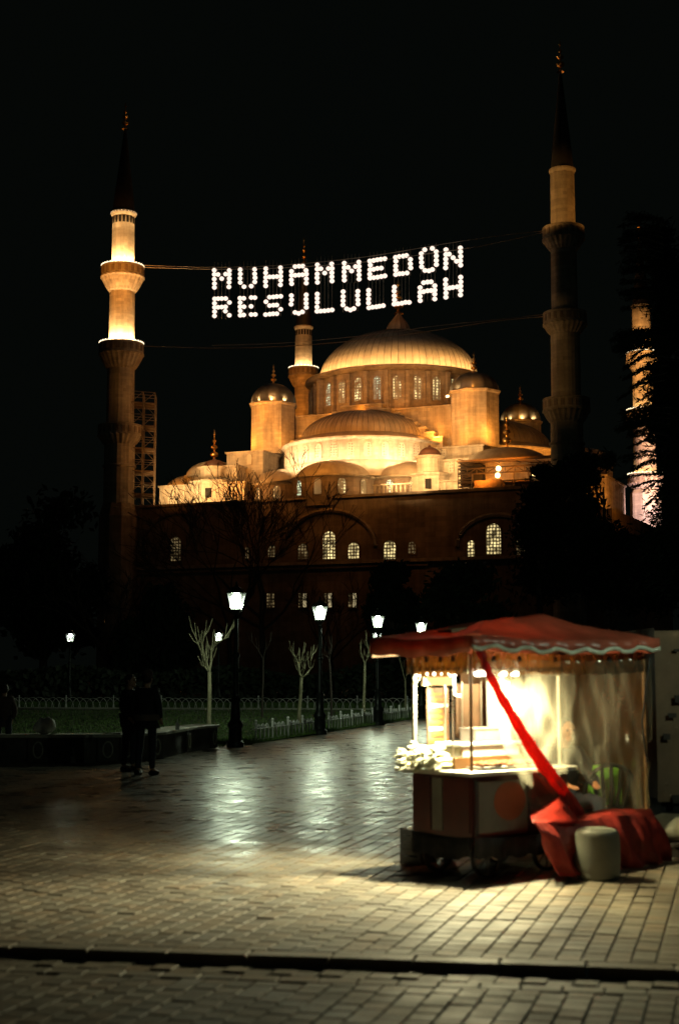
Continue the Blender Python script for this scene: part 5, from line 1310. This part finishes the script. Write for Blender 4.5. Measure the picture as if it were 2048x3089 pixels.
def valance(p, q, drop, n, mt, amp, nw, z_off=0, phase=0, out=0.0, name='valance', trim=False, droopfn=None):
    p, q = Vector(p), Vector(q); m = MB(); vs = []; d = (q - p); nn = Vector((d.y, -d.x, 0)).normalized(); K = n
    top = []; bot = []
    for i in range(K + 1):
        u = i / K; e = p.lerp(q, u); e.z += z_off - .03 * math.sin(math.pi * u)
        wv = math.sin(2 * math.pi * nw * u + phase); fold = .012 * math.sin(2 * math.pi * nw * 1.7 * u) + .01 * mnoise.noise(e * 4)
        if trim: top.append(e + nn * (fold + out) + Vector((0, 0, -drop - amp * wv + .014))); bot.append(e + nn * (fold + out) + Vector((0, 0, -drop - amp * wv - .020)))
        else: top.append(e + nn * (fold * .3 + out)); bot.append(e + nn * (fold + out) + Vector((0, 0, -drop - amp * wv - .025 * (1 if nw else 0))))
    k = K + 1; m.add(top + bot, [(i, i + 1, k + i + 1, k + i) for i in range(K)])
    o = m.build(name, mt, cart, True); s_ = o.modifiers.new('thick', 'SOLIDIFY'); s_.thickness = .004; return o
valance(A_, B_, .085, 120, 'canopy_cloth', .016, 6.5)
valance(A_, B_, .085, 120, 'trim_white', .016, 6.5, out=.006, name='scalloped_trim', trim=True)
valance(B_, C_, .085, 50, 'canopy_cloth', .016, 3)
valance(D_, A_, .11, 60, 'canopy_cloth', .010, 3)
valance(C_, D_, .10, 60, 'canopy_cloth', .012, 6)
MB().slab([(cx0 + .02, cy1 - .30, ze - .155), (cx0 + .02, cy1 + .0, ze - .165), (cx0 + .04, cy1 + .0, ze - .13), (cx0 + .04, cy1 - .30, ze - .12)], .02, (1, 0, 0)).build('glowing_flap_edge', 'flap_glow', cart)  # emissive strip stands in for cart light on the flap's underside
# tinted plastic roll just below the eaves
valance((.02, .0, 1.775), (2.16, .0, 1.775), .15, 80, 'plastic_brown', .004, 9, name='rolled_curtain')
valance((-.04, .68, 1.765), (-.03, .0, 1.77), .15, 40, 'plastic_brown', .004, 5, name='rolled_curtain')
for x in (.22, .52, .95, 1.65): MB().box(x, x + .035, -.03, -.018, 1.68, 1.725).build('clip', 'black_plastic', cart)
for y in (.12, .26, .42): MB().box(-.062, -.05, y, y + .03, 1.68, 1.725).build('clip', 'black_plastic', cart)
# boards lying on the canopy ridge
rb0, rb1 = onfront(1362, 1908, .44), onfront(1650, 1872, .44)
rbm = MB().slab([rb0, rb1, rb1 + Vector((0, 0, .035)), rb0 + Vector((0, 0, .025))], .16, (0, 1, 0))
rbo = rbm.build('ridge_board', 'wood_board', None, False, C0); rbo.rotation_euler = (0, 0, CA); tag(rbo, 'beige board lying along the top of the red canopy', 'board')

# curtain: a sheet of clear plastic hung from the eave, edge trimmed in red
def lerp(a, b, t): return a + (b - a) * t
cur = MB(); rowsN, colsN = 40, 60; vs = []
for j in range(rowsN + 1):
    v = j / rowsN; py = lerp(1992, 2470, v)
    xl = lerp(1444, 1600, v); xr_ = lerp(1958, 1966, v) + (-14 * math.sin(math.pi * v) if v > .5 else 8 * math.sin(math.pi * v * 2))
    for i in range(colsN + 1):
        u = i / colsN; p = onfront(lerp(xl, xr_, u), py, -.085)
        f = .022 * math.sin(u * 23 + v * 5) * (.3 + v) + .012 * math.sin((u * .8 + v * .55) * 47) * max(0, 1 - abs(u - .25) * 3) + .03 * mnoise.noise(Vector((u * 5, v * 3, 0))) + .010 * math.sin(u * 61 - v * 9)
        p.y += f; vs.append(p)
cur.add(vs, [(j * (colsN + 1) + i, j * (colsN + 1) + i + 1, (j + 1) * (colsN + 1) + i + 1, (j + 1) * (colsN + 1) + i) for j in range(rowsN) for i in range(colsN)])
cur.build('plastic_curtain', 'plastic_film', cart, True)
def strip(pl, pr, off, mt, name, nseg=24, wav=.01):
    """band between two pixel polylines on the front plane"""
    def samp(P, t):
        k = t * (len(P) - 1); i = min(int(k), len(P) - 2); f = k - i; return (lerp(P[i][0], P[i + 1][0], f), lerp(P[i][1], P[i + 1][1], f))
    m = MB(); vs = []; nc = 12
    for j in range(nseg + 1):
        a_, b_ = samp(pl, j / nseg), samp(pr, j / nseg)
        for c in range(nc + 1):
            t = c / nc; p = onfront(lerp(a_[0], b_[0], t) + 1.3 * math.sin(j * .33 + 2 * t), lerp(a_[1], b_[1], t), off); p.y += wav * math.sin(j * .9 + t * 3) + wav * 1.6 * mnoise.noise(p * 7) - .014 * math.sin(math.pi * t) * (1 + .5 * math.sin(j * .5)) + .006 * math.sin(t * 14 + j * .35); vs.append(p)
    m.add(vs, [(j * (nc + 1) + i, j * (nc + 1) + i + 1, (j + 1) * (nc + 1) + i + 1, (j + 1) * (nc + 1) + i) for j in range(nseg) for i in range(nc)])
    o = m.build(name, mt, cart, True); s_ = o.modifiers.new('thick', 'SOLIDIFY'); s_.thickness = .005; return o
strip([(1436, 1965), (1466, 2040), (1530, 2165), (1620, 2320), (1690, 2400), (1738, 2470)], [(1462, 1965), (1488, 2035), (1556, 2150), (1655, 2300), (1728, 2395), (1772, 2468)], -.125, 'canopy_red', 'red_hem', 70, .005)
gs = MB(); vs = []
for j in range(9):
    for i in range(9):
        u, v = i / 8, j / 8; pt = onfront(lerp(lerp(1600, 1690, u), lerp(1604, 1748, u), v), lerp(lerp(2456, 2398, u), 2482, v), -.12 - .24 * v); pt.y += .006 * math.sin(7 * u + 5 * v); vs.append(pt)
gs.add(vs, [(j * 9 + i, j * 9 + i + 1, j * 9 + i + 10, j * 9 + i + 9) for j in range(8) for i in range(8)])
gso = gs.build('red_gusset', 'canopy_red', cart, True); s_ = gso.modifiers.new('thick', 'SOLIDIFY'); s_.thickness = .004
# red skirt around the foot of the tent
sk = MB(); vs = []; nsk, msk = 70, 18
for j in range(msk + 1):
    v = j / msk
    for i in range(nsk + 1):
        u = i / nsk; xl, xr_ = lerp(1602, 1652, v), lerp(1962, 1990, v)
        pt = onfront(lerp(xl, xr_, u), lerp(2476 - 34 * min(1, max(0, u * 2.2 - .4)), lerp(2640, 2598, u), v), lerp(-.36, -.16, u) if v > .1 else lerp(-.12, lerp(-.36, -.16, u), v / .1 if u > .3 else 1))
        pt.z = max(pt.z, .008); pt.y += -.05 * min(1, v * 4) + (.034 * math.sin(u * 34 + 2 * math.sin(v * 3)) + .014 * math.sin(u * 83 + v * 4)) * min(1, v * 1.6) - .07 * v + .03 * mnoise.noise(Vector((u * 6, v * 3, 2))); vs.append(pt)
sk.add(vs, [(j * (nsk + 1) + i, j * (nsk + 1) + i + 1, (j + 1) * (nsk + 1) + i + 1, (j + 1) * (nsk + 1) + i) for j in range(msk) for i in range(nsk)])
sko = sk.build('skirt', 'skirt_cloth', cart, True); s_ = sko.modifiers.new('thick', 'SOLIDIFY'); s_.thickness = .006
# black zip strap hanging inside the right of the curtain
MB().tube([onfront(1958, 1985, -.1), onfront(1946, 2080, -.1), onfront(1936, 2180, -.1), onfront(1944, 2260, -.1), onfront(1952, 2300, -.1)], [.010] * 5, 6).build('zip_strap', 'black_plastic', cart, True)
for xx, y0, y1 in ((1958, 2300, 2432), (1930, 2320, 2430)):
    MB().tube([onfront(xx, y0, -.105), onfront(xx - 10, (y0 + y1) / 2, -.10), onfront(xx - 4, y1, -.11)], [.006, .012, .02], 6).build('gathered_fold', 'plastic_film', cart, True)
# back curtain (tinted) closing the tent
valance((2.18, .98, 1.76), (.9, 1.0, 1.76), 1.66, 60, 'tan_tarp', .01, 8, name='back_curtain')
valance((2.19, .0, 1.76), (2.18, .98, 1.76), 1.66, 40, 'plastic_brown', .01, 4, name='side_curtain')
# wheels and axle
def wheel(y, x):
    w_ = MB().lathe([(.155, -.02), (.165, -.015), (.165, .015), (.155, .02), (.14, .012), (.14, -.012), (.155, -.02)], 24)
    m = Matrix.Translation((x, y, .165)) @ Matrix.Rotation(R(90), 4, 'X'); w_.v = [tuple(m @ Vector(p)) for p in w_.v]
    o = w_.build('wheel', 'rubber', cart, True); s_ = MB()
    for k in range(8): a = k * math.pi / 4; s_.tube([(x, y, .165), (x + .14 * math.cos(a), y, .165 + .14 * math.sin(a))], .006, 4)
    s_.ball((x, y, .165), .03, 8, 6).build('rim', 'black_plastic', o)
for x in (.22, .92):
    for y in (.06, .60): wheel(y, x)
MB().box(.02, 1.10, .03, .63, .29, .328).build('chassis', 'black_plastic', cart)
valance((.0, -.02, .335), (1.14, -.02, .335), .13, 60, 'black_cloth', .012, 5, name='shade_apron')  # black cloth added to stand in for the shade under the cart
valance((-.015, .66, .335), (-.015, .0, .335), .13, 40, 'black_cloth', .012, 3, name='shade_apron')

# things round the cart
st = thing('stool', 'pale grey rounded plastic stool on the pavement before the red skirt', 'stool', gnd(1802, 2651), .3)
MB().lathe([(.150, 0), (.163, .012), (.168, .030), (.166, .036), (.172, .06), (.176, .12), (.177, .20), (.174, .30), (.1725, .306), (.173, .312), (.168, .345), (.158, .368), (.145, .379), (.128, .382)], 40, cap=True, rmod=lambda a, z: 1 + .004 * math.cos(2 * a + z * 4)).build('stool_body', 'stool_plastic', st, True)
MB().lathe([(.128, .3815), (.124, .388), (.05, .391), (.01, .392)], 40).build('seat', 'stool_plastic', st, True)
cr = thing('crate', 'black plastic crate standing at the left foot of the cart', 'crate', gnd(1262, 2604), CA + .2)
c_ = MB(); c_.box(-.12, .12, -.10, .10, 0, .02)
for k in range(5):
    z = .02 + k * .055
    for x0, x1, y0, y1 in ((-.12, .12, -.1, -.088), (-.12, .12, .088, .1), (-.12, -.108, -.088, .088), (.108, .12, -.088, .088)): c_.box(x0, x1, y0, y1, z, z + .046)
for x, y in ((-.12, -.1), (.1, -.1), (-.12, .08), (.1, .08)): c_.box(x - .003, x + .023, y - .003, y + .023, 0, .30)
c_.build('crate_body', 'black_plastic', cr)
jar_me = MB().lathe([(.018, 0), (.02, .03), (.012, .045)], 8, cap=True).mesh('jar', 'paper_white')
cp3 = gnd(1262, 2604)
for k, x in enumerate((-.07, -.02, .035, .08)):
    o = link('jar', jar_me, None, cp3 + Vector((x, .02, .255)), (0, 0, k)); tag(o, ['little white jar in the black crate, leftmost of four', 'little white jar in the black crate, second from the left', 'little white jar in the black crate, third from the left', 'little white jar in the black crate, nearest the dark sack'][k], 'jar', 'white jars in the black crate')
sb = MB().ball((0, 0, .27), .25, 20, 14, (.75, .6, 1.15)); sb.v = [(x * (1 + .3 * mnoise.noise(Vector((x * 5, y * 5, z * 5)))), y * (1 + .3 * mnoise.noise(Vector((x * 5, y * 5, z * 5 + 9)))), max(.0, z * 1.05)) for x, y, z in sb.v]
so_ = sb.build('black_sack', 'black_cloth', None, True); so_.location = gnd(1345, 2590); so_.scale = (.72, .72, 1.0); tag(so_, 'black full sack leaning on the left side of the cart', 'sack')
lg = thing('folding_stand', 'small folding stand with pale legs beside the black sack', 'stand', gnd(1370, 2590), CA)
for k, (x, y) in enumerate(((-.12, 0), (.10, 0), (-.12, .16), (.10, .16))): MB().tube([(x, y, 0), (x * .6, .08, .38)], .009, 6).build('leg', 'steel_frame', lg)
MB().box(-.12, .12, -.02, .18, .38, .395).build('shelf', 'black_plastic', lg)
# plastic chair and green cloth inside the tent
chp = C0 + ex_ * 2.04 + ey_ * .30
chair = thing('plastic_chair', 'dark green plastic armchair with slatted back inside the curtain', 'chair', (chp.x, chp.y, 0), R(8))
MB().bevbox(-.22, .22, -.02, .42, .40, .43, .01).build('seat', 'green_chair', chair)
bk = [(-.245 * math.cos(R(t)) if False else .245 * math.cos(R(t)), -.02 - .03 * math.sin(R(t)), .52 + .27 * math.sin(R(t))) for t in range(0, 181, 12)]
MB().tube([(.23, 0, .42)] + bk + [(-.23, 0, .42)], .020, 8).build('backrest', 'green_chair', chair, True)
for k in (-2, -1, 0, 1, 2):
    x = k * .075; MB().tube([(x * .75, -.01, .42), (x, -.04, .6), (x * 1.15, -.045, .52 + .26 * math.sqrt(max(0, 1 - (x * 1.15 / .245) ** 2)))], .018, 6).build('slat', 'green_chair', chair, True)
for sx in (-1, 1):
    MB().tube([(sx * .235, 0, .62), (sx * .26, .18, .64), (sx * .25, .38, .62), (sx * .23, .40, .42)], .016, 7).build('armrest', 'green_chair', chair, True)
    for sy in (0, .38): MB().tube([(sx * .21, sy, .41), (sx * .25, sy + (.03 if sy else -.03), 0)], .018, 7).build('leg', 'green_chair', chair, True)
gcl = MB().bevbox(-.16, .16, -.08, .08, .0, .34, .03)
go_ = gcl.build('green_bundle', 'lime_cloth', None, True); go_.location = chp + Vector((.0, .14, .436)); go_.rotation_euler = (0, 0, R(8)); tag(go_, 'lime green folded cloth seen through the slats of the chair back', 'cloth')

# ------------------------------------------------------------------ people
def skin_obj(name, joints, edges, mt, parent, root=0, sub=1):
    me = bpy.data.meshes.new(name); me.from_pydata([j[:3] for j in joints], edges, []); me.update()
    o = bpy.data.objects.new(name, me); COL.objects.link(o); o.parent = parent
    o.modifiers.new('skin', 'SKIN')
    if not me.skin_vertices:
        bm = bmesh.new(); bm.from_mesh(me); bm.verts.layers.skin.verify(); bm.to_mesh(me); bm.free()
    for i, j in enumerate(joints):
        sv = me.skin_vertices[0].data[i]; r_ = j[3]; sv.radius = r_ if hasattr(r_, '__len__') else (r_, r_); sv.use_root = (i == root)
    s_ = o.modifiers.new('sub', 'SUBSURF'); s_.levels = sub; s_.render_levels = sub
    me.materials.append(M[mt]); o.modifiers['skin'].use_smooth_shade = True
    return o
def person(label, loc, rz, h=1.62, pose='stand', coat='coat_black', hat=None, sk='skin', legs='jeans', wide=1.0, hem=False):
    t = thing('person', label, 'person', loc, rz); k = h / 1.7
    if pose == 'stand':
        J = dict(pel=(0, 0, .93), ch=(0, .01, 1.25), nk=(0, 0, 1.42), hd=(0, -.01, 1.50), sl=(-.17, 0, 1.38), sr=(.17, 0, 1.38), el=(-.24, .02, 1.10), er=(.24, .02, 1.10),
                 wl=(-.20, -.12, .93), wr=(.20, -.12, .93), hl=(-.10, 0, .90), hr=(.10, 0, .90), kl=(-.12, -.01, .49), kr=(.13, -.03, .49), al=(-.13, .03, .09), ar=(.15, .0, .09), tl=(-.15, -.15, .04), tr=(.17, -.17, .04))
    else:
        J = dict(pel=(0, .05, .50), ch=(0, 0, .80), nk=(0, -.04, .97), hd=(0, -.08, 1.05), sl=(-.17, -.02, .93), sr=(.17, -.02, .93), el=(-.26, -.10, .70), er=(.26, -.10, .70),
                 wl=(-.16, -.33, .66), wr=(.16, -.33, .66), hl=(-.10, 0, .48), hr=(.10, 0, .48), kl=(-.15, -.42, .52), kr=(.15, -.42, .52), al=(-.15, -.42, .09), ar=(.15, -.42, .09), tl=(-.16, -.58, .04), tr=(.16, -.58, .04))
    J = {a: Vector(b) * k for a, b in J.items()}
    def V(n_, r_): p = J[n_]; return (p.x, p.y, p.z, r_ * k if not hasattr(r_, '__len__') else (r_[0] * k, r_[1] * k))
    hd = J['hd']
    # body: one continuous surface with hands
    jn = [V('pel', .12), V('ch', (.14, .10)), V('nk', .055), V('hd', .055), V('sl', .055), V('sr', .055), V('el', .042), V('er', .042), V('wl', .028), V('wr', .028), V('hl', .08), V('hr', .08), V('kl', .055), V('kr', .055), V('al', .038), V('ar', .038), V('tl', .035), V('tr', .035)]
    ed = [(0, 1), (1, 2), (2, 3), (1, 4), (1, 5), (4, 6), (5, 7), (6, 8), (7, 9), (0, 10), (0, 11), (10, 12), (11, 13), (12, 14), (13, 15), (14, 16), (15, 17)]
    hb = (hd.x, hd.y - .005, hd.z + .045 * k, .078 * k); jn.append(hb); ed.append((3, 18)); jn.append((hd.x, hd.y, hd.z + .12 * k, .070 * k)); ed.append((18, 19))
    for wv, sg in ((8, -1), (9, 1)):
        wx, wy, wz = jn[wv][:3]; dr = (Vector((wx, wy, wz)) - Vector(jn[wv - 2][:3])).normalized()
        pm = Vector((wx, wy, wz)) + dr * .06; jn.append((pm.x, pm.y, pm.z, (.030 * k, .018 * k))); pi = len(jn) - 1; ed.append((wv, pi))
        for f in range(4):
            off = Vector((sg * (-.024 + f * .016), 0, 0)); q1 = pm + off + dr * .045; q2 = q1 + (dr + Vector((0, .35, -.2))).normalized() * (.035 - abs(f - 1.4) * .006)
            a_ = len(jn); jn.append((q1.x, q1.y, q1.z, .0085)); jn.append((q2.x, q2.y, q2.z, .0075)); ed += [(pi, a_), (a_, a_ + 1)]
        q1 = pm + Vector((-sg * .038, -.01, 0)) - dr * .01; q2 = q1 + dr * .035; a_ = len(jn); jn.append((q1.x, q1.y, q1.z, .010)); jn.append((q2.x, q2.y, q2.z, .009)); ed += [(pi, a_), (a_, a_ + 1)]
    skin_obj('body', jn, ed, sk, t, 0)
    c = (hd.x, hd.y - .01, hd.z + .085 * k); s3 = k
    face = MB(); face.ball(c, .098 * s3, 18, 14, (.80, .95, 1.12)); face.ball((c[0], c[1] - .098 * s3, c[2] - .012), .018 * s3, 8, 6, (.7, 1, 1.3))
    for sg in (-1, 1): face.ball((c[0] + sg * .080 * s3, c[1] + .005, c[2] - .005), .024 * s3, 8, 6, (.4, .8, 1.2))
    face.ball((c[0], c[1] - .055 * s3, c[2] - .075 * s3), .042 * s3, 10, 8, (1, 1, .8))
    face.build('head', sk, t, True)
    ey = MB()
    for sg in (-1, 1): ey.ball((c[0] + sg * .032 * s3, c[1] - .084 * s3, c[2] + .008), .011, 8, 6)
    ey.build('eyes', 'hair_dark', t, True)
    MB().ball((c[0], c[1] - .089 * s3, c[2] - .052 * s3), .02, 8, 6, (1.1, .3, .25)).build('mouth', 'skin_red', t, True)
    if hat: MB().lathe([(.086 * k, .0), (.096 * k, .03), (.094 * k, .10 * k), (.07 * k, .145 * k), (.02, .165 * k)], 18, (c[0], c[1] + .008, c[2] + .005)).build('hat', hat, t, True)
    hr = MB().ball((c[0], c[1] + .018 * k, c[2] + .018 * k), .103 * k, 16, 12, (.84, .92, 1.08)); hr.build('hair', 'hair_dark', t, True)
    # coat and trousers follow the body
    cj = [V('pel', (.17 * wide, .13)), V('ch', (.20 * wide, .145)), V('nk', .085), V('sl', .085), V('sr', .085), V('el', .068), V('er', .068), V('wl', .052), V('wr', .052)]
    if pose == 'stand': p = J['pel']; cj.append((p.x, p.y, p.z - .16 * k, (.165 * k * wide, .13 * k)))
    ce = [(0, 1), (1, 2), (1, 3), (1, 4), (3, 5), (4, 6), (5, 7), (6, 8)] + ([(0, 9)] if pose == 'stand' else [])
    skin_obj('coat', cj, ce, coat, t, 0)
    lj = [V('pel', .125), V('hl', .095), V('hr', .095), V('kl', .068), V('kr', .068), V('al', .052), V('ar', .052)]
    skin_obj('trousers', lj, [(0, 1), (0, 2), (1, 3), (2, 4), (3, 5), (4, 6)], legs, t, 0)
    for a_, b_ in (('al', 'tl'), ('ar', 'tr')): 
        p, q = J[a_], J[b_]; MB().tube([p + Vector((0, .03, -.045)), p.lerp(q, .5) + Vector((0, 0, -.035)), q + Vector((0, 0, -.0))], [.045, .045, .03], 8).build('shoe', 'black_plastic', t, True)
    if hem: MB().lathe([(.185 * wide, .90 * k), (.19 * wide, .95 * k), (.185 * wide, 1.0 * k)], 20).build('coat_band', 'coat_hem', t, True)
    return t
pA = gnd(440, 2338); person('person in a wide black coat and knitted hat seen from behind near the bench', (pA.x, pA.y, 0), R(160), 1.60, hat='hat_brown', wide=1.18, hem=True)
pB = gnd(388, 2325); person('bareheaded person in dark clothes facing the one with the hat', (pB.x, pB.y, 0), R(70), 1.56)
pC = gnd(18, 2300); tC = person('person in a drab brown coat cut off by the left edge', (pC.x - .05, pC.y, 0), R(200), 1.38, coat='hat_brown')
vp = C0 + ex_ * 1.80 + ey_ * .64
person('seller in a dark jacket sitting behind the plastic curtain', (vp.x, vp.y, 0), CA - R(20), 1.62, pose='sit', sk='skin_red', hat=None)
sv = thing('vendor_stool', 'low box seat under the seller inside the tent', 'stool', (vp.x, vp.y, 0), CA); MB().bevbox(-.16, .16, -.12, .20, 0, .40, .01).build('box', 'wood_board', sv)

# covered stall at the right edge, and sack beside it
cs = gnd(1985, 2560)
stall = thing('covered_stall', 'closed stall wrapped in a tan tarpaulin at the right edge', 'stall', (cs.x + .25, cs.y + 1.1, 0), R(12))
tp = MB(); nx_, nz_ = 24, 18; vs = []
H_ = zat(1903, cs.y + 1.1)
for face in range(4):
    a_ = [(0, 0), (2.2, 0), (2.2, 1.5), (0, 1.5)]; p0, p1 = a_[face], a_[(face + 1) % 4]; vs = []
    for j in range(nz_ + 1):
        for i in range(nx_ + 1):
            x, y, z = lerp(p0[0], p1[0], i / nx_), lerp(p0[1], p1[1], i / nx_), .32 + (H_ - .32) * j / nz_
            nn = mnoise.noise(Vector((x * 2, y * 2, z * 2))) * .045; vs.append((x + nn, y + nn, z + .03 * (i / nx_)))
    tp.add(vs, [(j * (nx_ + 1) + i, j * (nx_ + 1) + i + 1, (j + 1) * (nx_ + 1) + i + 1, (j + 1) * (nx_ + 1) + i) for j in range(nz_) for i in range(nx_)])
tp.add([(0, 0, H_), (2.2, 0, H_ + .03), (2.2, 1.5, H_), (0, 1.5, H_)], [(0, 1, 2, 3)])
tp.build('tarpaulin', 'tan_tarp', stall, True)
MB().box(.06, 2.1, .06, 1.4, .0, .33).build('base_frame', 'black_plastic', stall)
for px, py, w_, h_ in ((2028, 2108, 26, 22), (2006, 2158, 26, 14), (1988, 2222, 22, 18), (2012, 2410, 22, 24), (2030, 1962, 18, 8)):
    x_ = xat(px, cs.y + 1.1) - (cs.x + .25); z_ = zat(py, cs.y + 1.1); s_ = (cs.y + 1) / FPX
    MB().box(x_, x_ + w_ * s_, -.060, -.045, z_ - h_ * s_ / 2, z_ + h_ * s_ / 2).build('patch', 'tarp_patch', stall)
sk_ = MB().ball((0, 0, .10), .20, 20, 12, (1.7, 1.1, .62)); sk_.v = [(x * (1 + .25 * mnoise.noise(Vector((x * 4, y * 4, z * 4)))), y, max(0, z * (1 + .2 * mnoise.noise(Vector((x * 6, y * 6, z * 6)))))) for x, y, z in sk_.v]
sc_ = gnd(2035, 2590); so2 = sk_.build('pale_sack', 'sack_pale', None, True); so2.location = (sc_.x + .06, sc_.y + .35, .12); tag(so2, 'pale sack lying low at the right edge beside the red skirt', 'sack')
pl_ = thing('wooden_pallet', 'dark pallet under the pale sack at the right edge', 'pallet', (sc_.x + .06, sc_.y + .35, 0), 0)
for k in range(3): MB().box(-.4, .4, -.28 + k * .23, -.2 + k * .23, 0, .09).build('bearer', 'bark_dark', pl_)
for k in range(5): MB().box(-.4 + k * .17, -.27 + k * .17, -.3, .3, .091, .115).build('board', 'bark_dark', pl_)
